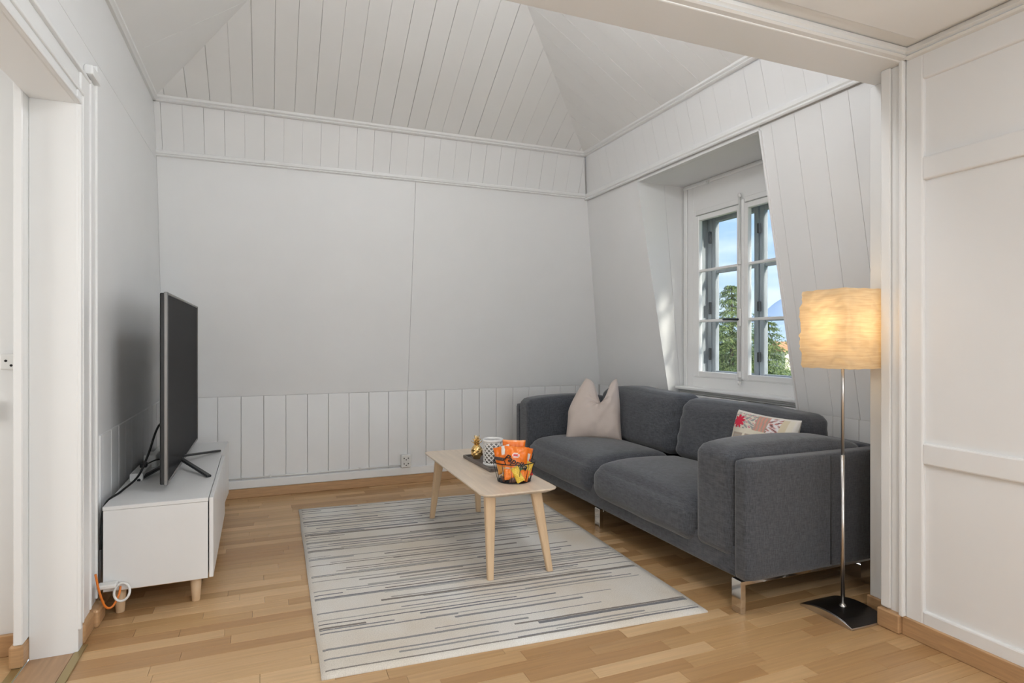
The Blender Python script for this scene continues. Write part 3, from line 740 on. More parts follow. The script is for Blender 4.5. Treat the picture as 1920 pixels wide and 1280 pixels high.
# ================================================================== THINGS
# ---------------- rug
def build_rug():
    FL, FR, BR, BL = Vector((.185, 2.29, 0)), Vector((1.865, 2.193, 0)), Vector((1.965, 4.53, 0)), Vector((.215, 4.63, 0))
    nu, nv = 44, 60; vs, fs, uvs = [], [], []
    for j in range(nv + 1):
        for i in range(nu + 1):
            u, v = i / nu, j / nv
            p = (FL * (1 - u) + FR * u) * (1 - v) + (BL * (1 - u) + BR * u) * v
            e = min(u, 1 - u) * 1.68; e2 = min(v, 1 - v) * 2.3; ed = min(e, e2)
            z = .012 + .0012 * noise.noise(p * 3)
            p = p + Vector((.004 * noise.noise(Vector((v * 6, 0, 3))) if i in (0, nu) else 0, .004 * noise.noise(Vector((u * 5, 7, 0))) if j in (0, nv) else 0, 0))
            vs.append((p.x, p.y, z if ed > .004 else .008)); uvs.append((u, v))
    for j in range(nv):
        for i in range(nu):
            a = j * (nu + 1) + i; fs.append((a, a + 1, a + nu + 2, a + nu + 1))
    ring = [i for i in range(nu + 1)] + [j * (nu + 1) + nu for j in range(1, nv + 1)] + [nv * (nu + 1) + i for i in range(nu - 1, -1, -1)] + [j * (nu + 1) for j in range(nv - 1, 0, -1)]
    base = len(vs)
    for r in ring: vs.append((vs[r][0], vs[r][1], .0005)); uvs.append(uvs[r])
    for k in range(len(ring)):
        l = (k + 1) % len(ring); fs.append((ring[l], ring[k], base + k, base + l))
    me = bpy.data.meshes.new('rug'); me.from_pydata(vs, [], fs); ul = me.uv_layers.new(name='UVMap')
    for lp in me.loops: ul.data[lp.index].uv = uvs[lp.vertex_index]
    me.shade_smooth()
    o = link('rug', me, M_RUG); tag(o, 'cream area rug with thin broken grey stripes under the coffee table', 'rug')
build_rug()

# ---------------- TV bench
def build_bench():
    RZ = math.radians(.8)
    b = empty('tv_bench', (-.675, 3.16, 0), RZ, 'long white low cabinet on wooden legs carrying the television', 'cabinet')
    L_, D_, z0, z1 = 1.68, .418, .12, .50
    box('body', 0, D_, 0, L_, z0, z1 - .018, M_WHITE, b, .0015)
    box('top_panel', -.002, D_ + .002, -.002, L_ + .002, z1 - .017, z1, M_WHITE, b, .0015)
    n = 3; w = L_ / n
    for i in range(n):
        me = box_me(0, .018, -w + .0025, 0, 0, z1 - z0 - .003, .0015)
        ang = 0 if i < 2 else math.radians(-2.6)
        link('door', me, M_WHITE, b, (D_ + .005, (i + 1) * w, z0 + .0015), (0, 0, ang))
    box('under_rail', .03, D_ - .03, .03, L_ - .03, z0 - .012, z0, M_LEG, b)
    for (x, y) in ((.055, .06), (D_ - .055, .06), (.055, L_ - .06), (D_ - .055, L_ - .06)):
        link('leg', lathe_me([(.0165, 0), (.018, .002), (.026, .119)], 20), M_LEG, b, (x, y, 0))
build_bench()

# ---------------- television
def build_tv():
    Y0, Y1, Z0, Z1 = 3.36, 4.81, .530, 1.480
    t = empty('television', (-.455, 4.02, .50), math.radians(.2), 'large flat television with silver edge on crossed dark feet', 'television')
    y0, y1, z0, z1 = Y0 - 4.02, Y1 - 4.02, Z0 - .5, Z1 - .5
    box('back_shell', -.032, -.008, y0 + .004, y1 - .004, z0 + .004, z1 - .004, M_BLACK, t, .006, 2)
    box('back_housing', -.058, -.030, y0 + .25, y1 - .25, z0 + .03, z0 + .55, M_BLACK, t, .012, 2)
    box('screen', -.0095, -.001, y0 + .012, y1 - .012, z0 + .014, z1 - .012, M_SCREEN, t)
    fr = box('bezel', -.014, .004, y0, y0 + .012, z0, z1, M_SILV, t, .003)
    box('bezel_bar', -.014, .004, y1 - .012, y1, z0, z1, M_SILV, fr, .003)
    box('bezel_bar', -.014, .004, y0 + .012, y1 - .012, z1 - .012, z1, M_SILV, fr, .003)
    box('bezel_bar', -.014, .004, y0 + .012, y1 - .012, z0, z0 + .014, M_SILV, fr, .003)
    box('stand_neck', -.05, -.012, -.08, .08, .012, .09, M_DARKM, t, .006)
    for (fx, fy) in ((.165, -.40), (.165, .40), (-.175, -.36), (-.175, .36)):
        p0 = Vector((-.02 if fx > 0 else -.03, fy * .06, .052)); p1 = Vector((fx, fy, .007))
        d = (p1 - p0); ln = d.length; me = box_me(0, ln, -.013, .013, -.0065, .0065, .003)
        o = link('foot_bar', me, M_DARKM, t, p0); o.rotation_euler = d.to_track_quat('X', 'Z').to_euler()
build_tv()

# power strips and leads behind the television
ps = box('power_strip', -.665, -.605, 3.66, 3.93, .5005, .542, M_PLAST, None, .006, 2); tag(ps, 'nearer white power strip lying on the bench behind the television', 'power strip')
pa = box('adapter_box', -.66, -.595, 4.02, 4.15, .5005, .575, M_PLAST, None, .006, 2); tag(pa, 'white adapter block on the bench behind the power strip', 'adapter')
pl = box('power_plug', -.645, -.612, 3.81, 3.86, .5425, .565, M_BLACK, None, .005, 2); tag(pl, 'black plug pushed into the white power strip', 'plug')
c = link('television_cable', tube_me(smooth_path([(-.49, 3.80, .80), (-.54, 3.72, .78), (-.575, 3.62, .64), (-.61, 3.56, .545), (-.655, 3.42, .508), (-.69, 3.25, .48), (-.692, 3.2, .30)], 8), .0055, 8), M_BLACK)
tag(c, 'black power lead curling down from the television to the bench edge', 'cable')
c = link('plug_lead', tube_me(smooth_path([(-.615, 3.838, .556), (-.58, 3.86, .570), (-.535, 3.92, .575), (-.49, 4.0, .62)], 8), .004, 8), M_BLACK)
tag(c, 'short black lead from the plug to the television', 'cable')
# cables near the skirting at the bench end
c = link('orange_cable', tube_me(smooth_path([(-.683, 3.07, .235), (-.672, 3.085, .15), (-.655, 3.11, .075), (-.632, 3.125, .066), (-.612, 3.14, .105), (-.607, 3.155, .14)], 8), .0048, 8), M_ORC)
tag(c, 'bright orange cable loop by the doorway casing', 'cable')
c = link('white_cable', tube_me([(-.598 + .03 * math.cos(a), 3.135 + .01 * math.sin(a), .12 + .036 * math.sin(a)) for a in [2 * PI * k / 28 for k in range(28)]], .0055, 8, True), M_PLAST)
tag(c, 'white cable coil beside the front leg of the bench', 'cable')
c = box('cable_duct', -.688, -.615, 3.105, 3.155, .150, .168, M_PLAST, None, .004); tag(c, 'small white cable duct between casing and bench', 'cable duct')

# ---------------- coffee table
def build_table():
    zt = .47
    t = empty('coffee_table', (1.21, 3.435, 0), math.radians(-.4), 'pale ash coffee table with rounded corners on splayed legs', 'coffee table')
    hx, hy, r = .212, .625, .05
    def outline(hx, hy, r):
        pts = []
        for (cx, cy, a0) in ((hx - r, hy - r, 0), (-hx + r, hy - r, 90), (-hx + r, -hy + r, 180), (hx - r, -hy + r, 270)):
            for k in range(7):
                a = math.radians(a0 + 15 * k); pts.append((cx + r * math.cos(a), cy + r * math.sin(a)))
        return pts
    rings = [(outline(hx - .035, hy - .035, r * .7), zt - .026), (outline(hx - .002, hy - .002, r), zt - .009), (outline(hx, hy, r), zt - .006), (outline(hx, hy, r), zt - .001), (outline(hx - .0015, hy - .0015, r), zt)]
    vs, fs = [], []; n = 28
    for (o, z) in rings: vs += [(a, b, z) for a, b in o]
    for k in range(len(rings) - 1):
        for i in range(n):
            j = (i + 1) % n; fs.append((k * n + i, k * n + j, (k + 1) * n + j, (k + 1) * n + i))
    fs.append(tuple(range(n - 1, -1, -1))); fs.append(tuple(range(4 * n, 5 * n)))
    me = bpy.data.meshes.new('top'); me.from_pydata(vs, [], fs); link('tabletop', me, M_TABLE, t)
    feet = {(-1, -1): (1.068, 2.893), (1, -1): (1.402, 2.886), (-1, 1): (1.054, 4.04), (1, 1): (1.40, 4.066)}
    for (sx, sy), (fx, fy) in feet.items():
        top = Vector((sx * .130, sy * .50, zt - .026)); bot = Vector((fx - 1.21, fy - 3.435, 0.0136))
        vs, fs = [], []; n = 12
        for (p, a, b) in ((bot, .0165, .0165), (top, .031, .024)):
            for k in range(n):
                th = 2 * PI * k / n; c_, s_ = math.cos(th), math.sin(th)
                x = math.copysign(abs(c_) ** .55, c_) * a; y = math.copysign(abs(s_) ** .55, s_) * b
                vs.append((p.x + x, p.y + y, p.z))
        for k in range(n): l = (k + 1) % n; fs.append((k, l, n + l, n + k))
        fs.append(tuple(range(n - 1, -1, -1))); fs.append(tuple(range(n, 2 * n)))
        me = bpy.data.meshes.new('leg'); me.from_pydata(vs, [], fs)
        link('leg', me, M_LEG, t)
    box('apron', -.14, .14, -.50, -.475, zt - .048, zt - .022, M_LEG, t, .003); box('apron', -.14, .14, .475, .50, zt - .048, zt - .022, M_LEG, t, .003)
try: build_table()
except AttributeError: raise
ZT = .4702

# ---------------- tray and ornaments
def build_tray():
    t = empty('serving_tray', (1.285, 3.525, ZT), math.radians(2), 'narrow dark grey wooden tray on the coffee table', 'tray')
    hx, hy = .085, .235
    box('tray_base', -hx + .01, hx - .01, -hy + .01, hy - .01, 0, .008, M_TRAY, t, .002)
    for (a, b, c_, d_) in ((-hx, -hx + .011, -hy, hy), (hx - .011, hx, -hy, hy), (-hx + .011, hx - .011, -hy, -hy + .011), (-hx + .011, hx - .011, hy - .011, hy)):
        box('tray_rim', a, b, c_, d_, 0, .020, M_TRAY, t, .002)
build_tray()
ZTR = ZT + .0085

def build_pineapple():
    p = empty('pineapple_ornament', (1.252, 3.655, ZTR), 0, 'gold metallic pineapple ornament at the far end of the tray', 'ornament')
    vs, fs = [], []; nz, na = 30, 40
    for i in range(nz + 1):
        t = i / nz; z = .092 * t; r0 = .0375 * math.sin(PI * (.12 + .80 * t)) ** .7
        for k in range(na):
            a = 2 * PI * k / na; u1 = 5 * a / PI + 6.5 * t; u2 = 5 * a / PI - 6.5 * t
            bump = .0042 * (abs(math.sin(u1 * PI / 2)) * abs(math.sin(u2 * PI / 2)))
            r = max(r0 + bump - .002, .004); vs.append((r * math.cos(a), r * math.sin(a), z))
    for i in range(nz):
        for k in range(na):
            l = (k + 1) % na; fs.append((i * na + k, i * na + l, (i + 1) * na + l, (i + 1) * na + k))
    fs.append(tuple(range(na - 1, -1, -1))); fs.append(tuple(range(nz * na, (nz + 1) * na)))
    me = bpy.data.meshes.new('body'); me.from_pydata(vs, [], fs); me.shade_smooth(); link('body', me, M_GOLD, p)
    for tier, (n, tilt, ln, zz) in enumerate(((7, .030, .040, .088), (6, .020, .052, .094), (4, .010, .068, .100))):
        for k in range(n):
            a = 2 * PI * (k + .5 * tier) / n; o_ = Vector((math.cos(a), math.sin(a), 0)); s_ = Vector((-math.sin(a), math.cos(a), 0))
            pts = []
            for j, (q, w) in enumerate(((0, .008), (.35, .010), (.7, .0065), (1, .0006))):
                c_ = o_ * (.006 + tilt * q ** 1.6) + Vector((0, 0, zz - .01 + ln * q * (1 - .12 * q)))
                pts += [tuple(c_ - s_ * w), tuple(c_ + o_ * .003), tuple(c_ + s_ * w), tuple(c_ - o_ * .002)]
            f2 = []
            for j in range(3):
                for m in range(4):
                    f2.append((j * 4 + m, j * 4 + (m + 1) % 4, j * 4 + 4 + (m + 1) % 4, j * 4 + 4 + m))
            f2 += [(3, 2, 1, 0), (12, 13, 14, 15)]
            me = bpy.data.meshes.new('leaf'); me.from_pydata(pts, [], f2); me.shade_smooth(); link('leaf', me, M_GOLD, p)
build_pineapple()

def build_lattice():
    c = empty('candle_holder', (1.283, 3.44, ZTR), 0, 'white ceramic lantern cylinder with a diamond lattice', 'candle holder')
    R, H, na, nz = .060, .160, 12, 10
    bm = bmesh.new(); g = {}
    for j in range(nz + 1):
        for i in range(na):
            a = 2 * PI * (i + (.5 if j % 2 else 0)) / na
            g[(i, j)] = bm.verts.new((R * math.cos(a), R * math.sin(a), .012 + (H - .024) * j / nz))
    for j in range(1, nz):
        for i in range(na):
            o = 0 if j % 2 == 0 else 1
            l = g[((i - 1 + o) % na, j - 1)] if False else None
            left, right = g[(i, j)], g[((i + 1) % na, j)]
            k = (i + (1 if j % 2 else 0)) % na
            bm.faces.new((left, g[(k, j - 1)], right, g[(k, j + 1)]))
    for i in range(na):   # half diamonds at both rims
        bm.faces.new((g[(i, 0)], g[((i + 1) % na, 0)], g[(i, 1)]))
        k = i if nz % 2 == 0 else i
        bm.faces.new((g[((i + 1) % na, nz)], g[(i, nz)], g[(i, nz - 1)]))
    bmesh.ops.recalc_face_normals(bm, faces=bm.faces[:])
    res = bmesh.ops.inset_individual(bm, faces=bm.faces[:], thickness=.0042, depth=0)
    outer = set(res['faces'])
    bmesh.ops.delete(bm, geom=[f for f in bm.faces if f not in outer], context='FACES')
    bmesh.ops.solidify(bm, geom=bm.faces[:], thickness=.004)
    link('lattice', bm_mesh(bm), M_CERAM, c)
    for z0, z1 in ((0, .016), (H - .016, H)):
        vs, fs = [], []; n = 36
        for (r, z) in ((R - .003, z0), (R + .002, z0), (R + .0025, (z0 + z1) / 2), (R + .002, z1), (R - .003, z1)):
            for k in range(n): a = 2 * PI * k / n; vs.append((r * math.cos(a), r * math.sin(a), z))
        for i in range(5):
            for k in range(n):
                l = (k + 1) % n; fs.append((i * n + k, i * n + l, ((i + 1) % 5) * n + l, ((i + 1) % 5) * n + k))
        me = bpy.data.meshes.new('rim'); me.from_pydata(vs, [], fs); me.shade_smooth(); link('rim', me, M_CERAM, c)
    link('inner_glass', lathe_me([(.046, .002), (.046, .12), (.044, .12), (.044, .006)], 28), principled('smoked_glass', (.34, .32, .29), .2), c)
build_lattice()
vt = empty('votive_ornament', (1.335, 3.60, ZTR), 0, 'small silvery ornament standing between gold pineapple and white lattice holder', 'ornament')
link('foot', lathe_me([(.018, 0), (.019, .004), (.012, .012), (.014, .030)], 20), M_HANDLE, vt)
link('body', lathe_me([(.014, .030), (.022, .045), (.026, .065), (.022, .085), (.012, .098), (.009, .112), (.002, .116)], 24), M_CHROME, vt)

# ---------------- wire basket with snacks
BX, BY = 1.262, 3.05
def build_basket():
    b = empty('wire_basket', (BX, BY, ZT), 0, 'round black wire basket with two dark wooden handles', 'basket')
    R0, R1, H = .090, .116, .108
    def ring(r, z, n=40): return [(r * math.cos(2 * PI * k / n), r * math.sin(2 * PI * k / n), z) for k in range(n)]
    link('rim_wire', tube_me(ring(R1, H), .0028, 8, True), M_WIRE, b)
    link('base_wire', tube_me(ring(R0, .003), .0026, 8, True), M_WIRE, b)
    link('base_plate', lathe_me([(R0 - .002, .001), (R0, .003), (R0 - .002, .005)], 32), M_WIRE, b)
    me = tube_me([(R0, 0, .003), (R1, 0, H)], .0016, 6)
    for k in range(14): link('side_wire', me, M_WIRE, b, None, (0, 0, 2 * PI * (k + .3) / 14))
    for a0 in (math.radians(207), math.radians(27)):
        pts = []
        for s, z in ((-.32, H), (-.30, H + .022), (-.24, H + .030), (.24, H + .030), (.30, H + .022), (.32, H)):
            rr = R1 + (.012 if z > H + .01 else .002); pts.append((rr * math.cos(a0 + s), rr * math.sin(a0 + s), z))
        h = link('handle_wire', tube_me(pts, .0022, 6), M_WIRE, b)
        q0 = Vector(((R1 + .012) * math.cos(a0 - .25), (R1 + .012) * math.sin(a0 - .25), H + .030)); q1 = Vector(((R1 + .012) * math.cos(a0 + .25), (R1 + .012) * math.sin(a0 + .25), H + .030))
        link('grip', tube_me([q0, q0 * .95 + q1 * .05, q0 * .5 + q1 * .5, q0 * .05 + q1 * .95, q1], [.006, .0085, .0095, .0085, .006], 12), M_HANDLE, h)
build_basket()

def text_mesh(s, size, ext):
    cu = bpy.data.curves.new('t', 'FONT'); cu.body = s; cu.size = size; cu.extrude = ext; cu.align_x = 'CENTER'; cu.align_y = 'CENTER'; cu.shear = .25; cu.offset = size * .018
    o = bpy.data.objects.new('t', cu); COL.objects.link(o)
    dg = bpy.context.evaluated_depsgraph_get(); dg.update()
    me = bpy.data.meshes.new_from_object(o.evaluated_get(dg)); bpy.data.objects.remove(o); return me

def bag_thick(u, v, t):
    e = max(0, 1 - abs(v) ** 3.0) ** .7 * max(0, 1 - u ** 4) ** .6
    return t * e
def bag_me(w, h, t, paint, seed, n=26):
    vs, fs, cols = [], [], []
    for side in (1, -1):
        for j in range(n + 1):
            for i in range(n + 1):
                u, v = 2 * i / n - 1, 2 * j / n - 1
                th = bag_thick(u, v, t)
                wr = noise.noise(Vector((u * 2.1 + seed, v * 2.1, side * 3))) * .35 + noise.noise(Vector((u * 5 + seed, v * 5, side))) * .12
                y = -side * th * (1 + wr)
                x = u * w / 2 * (1 - .06 * (1 - v * v)); z = v * h / 2 * (1 - .03 * (1 - u * u))
                if abs(v) > .88: y += .0022 * math.sin(z * 2400) + .004 * math.sin(u * 4 + seed) * (abs(v) - .88) / .12
                vs.append((x, y, z)); cols.append(paint(u, v, side))
    m = (n + 1) ** 2
    for side in (0, 1):
        for j in range(n):
            for i in range(n):
                a = side * m + j * (n + 1) + i; f = (a, a + 1, a + n + 2, a + n + 1); fs.append(f if side == 0 else f[::-1])
    me = bpy.data.meshes.new('bag'); me.from_pydata(vs, [], fs); me.shade_smooth()
    ca = me.color_attributes.new('print', 'FLOAT_COLOR', 'POINT')
    for i, c_ in enumerate(cols): ca.data[i].color = (*c_, 1)
    return me
OR, WH, RD, GR, YE, GN, BR_ = (.86, .19, .012), (.78, .74, .70), (.66, .03, .03), (.52, .55, .58), (.72, .47, .05), (.10, .22, .08), (.10, .045, .03)
def paint_main(u, v, s):
    if v < -.28 + .22 * u + .06 * math.sin(5 * u): 
        return YE if (u * 3 + v * 5) % 1.3 < .55 else GR
    if (u + .05) ** 2 / .10 + (v - .42) ** 2 / .022 < 1: return WH if (u + .05) ** 2 / .05 + (v - .42) ** 2 / .010 > 1 else RD
    if v > .55 and abs(u) < .8 and (u * 2 + v) % .9 < .12: return (.90, .32, .06)
    return OR
def paint_side(u, v, s):
    if v > .35 and u > .1: return WH
    return OR if (v + .3 * u) > -.5 else (.80, .36, .08)
def paint_red(u, v, s):
    return WH if abs(u - .2) < .28 and abs(v) < .55 else RD if v < .2 else OR
bags = [
    ('snack_bag', (BX - .006, BY - .034, .110), (-.20, .10, -.32), .135, .165, .024, paint_main, 1.0, 'large orange snack bag lettered in black at the front of the basket'),
    ('snack_bag', (BX - .058, BY + .008, .118), (-.10, -.30, -.85), .105, .150, .020, paint_side, 4.2, 'orange and white snack bag leaning at the left side of the basket'),
    ('snack_bag', (BX + .012, BY + .040, .138), (.05, .05, -.30), .130, .160, .018, lambda u, v, s: OR if v < .9 else (.9, .33, .1), 7.7, 'plain orange snack bag standing highest at the back of the basket'),
    ('snack_bag', (BX + .062, BY + .000, .105), (-.05, .32, .15), .080, .150, .016, paint_red, 9.3, 'red and white snack bag with a pointed corner at the right of the basket')]
for i, (nm, loc, rot, w, h, t_, pf, sd, lab) in enumerate(bags):
    b = link(nm, bag_me(w, h, t_, pf, sd), M_PRINT_FOIL, None, (loc[0], loc[1], ZT + loc[2]), rot); tag(b, lab, 'snack bag', 'snack bags in the wire basket')
    if i == 0:
        me = text_mesh('Paprika', .046, .0008)
        for v in me.vertices:
            x, y = v.co.x, v.co.y; a = math.radians(-22); x2 = x * math.cos(a) - y * math.sin(a) + .000; y2 = x * math.sin(a) + y * math.cos(a) - .004
            u, vv = x2 / (w / 2), y2 / (h / 2); v.co = Vector((x2, -bag_thick(max(-1, min(1, u)), vv, t_) * 1.30 - .004 - v.co.z, y2))
        tx = link('lettering', me, M_BLKTX, b); tx['label'] = 'black slanted lettering on the bag'
snacks = [((-.052, -.054, .050), OR, .060, 'small orange packet low at the left front of the basket'), ((.028, -.070, .042), OR, .062, 'small orange packet low at the right front of the basket'),
          ((-.014, -.082, .040), YE, .046, 'twisted gold wrapper at the very front of the basket'), ((.064, -.045, .058), YE, .042, 'gold wrapped bar at the right front of the basket'),
          ((-.035, -.066, .024), BR_, .040, 'dark brown sweet at the bottom left of the basket'), ((-.064, -.026, .026), BR_, .042, 'second dark brown sweet beside the left wires of the basket'),
          ((.004, -.060, .070), GN, .040, 'small green wrapper in the middle of the basket'), ((.078, -.012, .046), RD, .050, 'small red packet against the right wires of the basket')]
for k, ((dx, dy, dz), c_, s_, lab) in enumerate(snacks):
    c2 = tuple(min(1, q * 1.5 + .03) for q in c_)
    me = bag_me(s_, s_ * (1.0 if c_ is not YE else 1.9), s_ * .24, lambda u, v, s, c_=c_, c2=c2: c2 if (u * 2 + v * 3) % 1.1 < .3 else c_, k * 3.1, 14)
    o = link('wrapped_snack', me, M_PRINT_FOIL, None, (BX + dx, BY + dy, ZT + dz + (.01 if c_ is YE else 0)), (-.2, .5 * math.sin(k * 2.3), -.35 + .4 * math.sin(k * 1.7))); tag(o, lab, 'snack', 'small snacks in the wire basket')

# ---------------- sofa
def build_sofa():
    X0, X1, Y0, Y1 = 1.985, 2.965, 2.08, 4.76
    s = empty('sofa', (2.47, 3.42, 0), 0, 'charcoal grey fabric three-seat sofa below the window', 'sofa')
    def add(name, me, mat=M_SOFA):
        o = link(name, me, mat, s); o.location = (-2.47, -3.42, 0); return o
    add('base', soft_me(X0 + .004, X1 - .02, Y0 + .01, Y1 - .01, .150, .30, .018, 8))
    add('side_panel', soft_me(X0, X1, Y0, Y0 + .085, .152, .700, .022, 12))
    add('side_panel', soft_me(X0, X1, Y1 - .085, Y1, .152, .700, .022, 12))
    add('back_panel', soft_me(X1 - .085, X1, Y0 + .07, Y1 - .07, .152, .700, .022, 12))
    for yy in (Y0 - .0012,):  # vertical seam on the near side panel
        add('seam', tube_me([(2.505, yy + .001, .17), (2.505, yy + .001, .69)], .0022, 6), M_BLACK)
    # arm pads: roll over the front
    def padf(sgn):
        def f(p, n):
            q = p.copy()
            q.y += .010 * (1 - n.x ** 2) * (1 - n.z ** 2) * n.y
            if n.z > 0: q.z += .016 * (1 - n.x ** 4) * (1 - n.y ** 2) * n.z - .050 * max(0, n.x) ** 2 * n.z - .018 * max(0, -n.x) ** 3 * n.z
            q += Vector((1, 1, 1)) * .002 * noise.noise(p * 7)
            return q
        return f
    add('arm_pad', soft_me(X0 - .012, X1 - .10, Y0 + .087, Y0 + .345, .232, .750, .050, 18, padf(1)))
    add('arm_pad', soft_me(X0 - .012, X1 - .10, Y1 - .300, Y1 - .087, .232, .765, .050, 18, padf(-1)))
    ym = 3.435
    def seatf(p, n):
        q = p.copy(); k = (1 - n.y ** 4)
        if n.z > 0: q.z += .030 * k * (1 - n.x ** 2) * n.z
        if n.x < 0: q.z -= .050 * max(0, -n.x - .35) ** 2 * max(0, n.z); q.x += -.014 * k * (1 - n.z ** 2)
        q += Vector((1, 1, 1)) * .003 * noise.noise(p * 4)
        return q
    add('seat_cushion', soft_me(X0 - .030, X1 - .32, Y0 + .335, ym - .003, .208, .452, .085, 20, seatf))
    add('seat_cushion', soft_me(X0 - .030, X1 - .32, ym + .003, Y1 - .295, .208, .452, .085, 20, seatf))
    def backf(seed):
        def f(p, n):
            q = p.copy()
            lean = .20 * (p.z - .44)
            q.x += lean
            k = (1 - n.y ** 4) * (1 - n.z ** 2)
            if n.x < 0: q.x -= .040 * k * -n.x
            if n.z > 0: q.z += .014 * (1 - n.y ** 2) * n.z
            d_ = .012 * noise.noise(Vector((p.y * 3 + seed, p.z * 4, 1))) + .006 * noise.noise(Vector((p.y * 8, p.z * 9, seed)))
            q.x += d_; q.z += .8 * d_ * max(0, n.z)
            # sagging folds towards the upper corners
            c_ = max(0, abs(n.y) - .72) / .28
            q.x += .010 * math.sin(p.z * 60 + p.y * 30) * c_ * max(0, 1 - n.z ** 2)
            return q
        return f
    add('back_cushion', soft_me(2.60, 2.83, Y0 + .30, ym - .004, .430, .835, .075, 22, backf(2)))
    add('back_cushion', soft_me(2.60, 2.83, ym + .004, Y1 - .27, .430, .845, .075, 22, backf(8)))
    # chrome legs with a stretcher at each end and the middle
    for (yl, both) in ((2.145, True), (3.39, True), (4.66, True)):
        for xl in (2.0, 2.845):
            bx = [(xl - .014, yl - .030), (xl + .014, yl + .030)]
            me = box_me(bx[0][0], bx[1][0], bx[0][1], bx[1][1], 0, .150, .002); add('leg', me, M_CHROME)
        me = box_me(2.014, 2.831, yl - .03, yl + .03, .128, .152, .004); add('leg_bar', me, M_CHROME)
    return s
build_sofa()

# ---------------- cushions
def pillow_me(w, h, t, chop=0.0, seed=0, n=40, paint=None, pinch=.07):
    vs, fs, cols = [], [], []
    for side in (1, -1):
        for j in range(n + 1):
            for i in range(n + 1):
                u, v = 2 * i / n - 1, 2 * j / n - 1
                th = t * (max(0, 1 - u * u) * max(0, 1 - v * v)) ** .42
                x = u * w / 2 * (1 - pinch * (1 - v * v)); z = v * h / 2 * (1 - pinch * (1 - u * u))
                if chop:
                    vv = max(0, (v + .1) / 1.1); g = math.exp(-((u - .06) / .40) ** 2)
                    z -= chop * g * vv ** 1.5; x *= 1 - .44 * vv ** 1.4
                    x += .055 * vv ** 1.2
                    th *= 1 - .55 * math.exp(-((u - .06) / .22) ** 2) * vv
                wr = noise.noise(Vector((u * 1.7 + seed, v * 1.7, side))) * .16 + noise.noise(Vector((u * 4 + seed, v * 4 - u * 2, side))) * .10
                if chop: wr += .16 * math.sin(10 * math.atan2(u - .06, .55 - v)) * math.exp(-((u - .06) ** 2 + (v - .45) ** 2) / .20)
                vs.append((x, -side * th * (1 + wr), z + h / 2)); cols.append(paint(u, v) if paint and side == 1 else (.62, .58, .50))
    m = (n + 1) ** 2
    for s in (0, 1):
        for j in range(n):
            for i in range(n):
                a = s * m + j * (n + 1) + i; f = (a, a + 1, a + n + 2, a + n + 1); fs.append(f if s == 0 else f[::-1])
    me = bpy.data.meshes.new('pillow'); me.from_pydata(vs, [], fs); me.shade_smooth()
    if paint:
        ca = me.color_attributes.new('print', 'FLOAT_COLOR', 'POINT')
        for i, c_ in enumerate(cols): ca.data[i].color = (*c_, 1)
    return me
p1 = link('cushion', pillow_me(.44, .50, .085, .19, 3.0), M_PINK, None, (2.37, 4.10, .450), (-.26, 0, -.58))
tag(p1, 'plain beige satin cushion with a chopped top in the far sofa corner', 'cushion', 'sofa cushions')
def paint_cushion(u, v):
    cream, red, grey, pink, tan, dark = (.70, .65, .54), (.62, .02, .06), (.30, .31, .31), (.62, .30, .24), (.40, .33, .27), (.08, .07, .08)
    if abs(u) > .93 or abs(v) > .93: return (.76, .73, .68)
    if u > .62: return (.66, .58, .42) if u < .80 else (.74, .70, .60)
    a, b = u + .72, v - .62                        # red starburst
    r = math.hypot(a, b); an = math.atan2(b, a)
    if r < .13 + .10 * abs(math.sin(4.5 * an)): return red
    if v > .40:
        k = math.sin(u * 26 + 5 * math.sin(v * 11)) * math.sin(v * 24 + 3 * u)
        if u < -.12: return grey if k > .15 else ((.55, .12, .22) if k < -.72 else cream)
        if u < .26: return pink if math.sin(u * 60 + v * 6) > -.2 else tan
        return (.75, .73, .74) if k > -.05 else dark if k < -.75 else (.50, .22, .20)
    if u > .36: return red if math.sin(u * 34) * math.sin(v * 30) > -.15 else (.62, .28, .20)
    for (cx, cy) in ((-.62, -.02), (-.12, -.02), (-.62, -.64), (-.12, -.64)):
        du, dv = abs(u - cx), abs(v - cy)
        if du < .21 and dv < .27:
            if du > .165 or dv > .215: return tan
            hr = math.hypot(u - cx, (v - cy) * .85 - .05 * abs(u - cx))
            if hr < .11: return red if cx < -.3 else (.70, .62, .52)
            return (.42, .37, .33) if cx < -.3 else (.55, .16, .10)
    return cream
p2 = link('cushion', pillow_me(.40, .36, .085, .0, 5.0, 90, paint_cushion, .05), M_PRINT_CLOTH, None, (2.49, 2.555, .482), (-.30, .05, -1.42))
tag(p2, 'patterned cushion with red and cream folk motifs behind the near arm', 'cushion', 'sofa cushions')

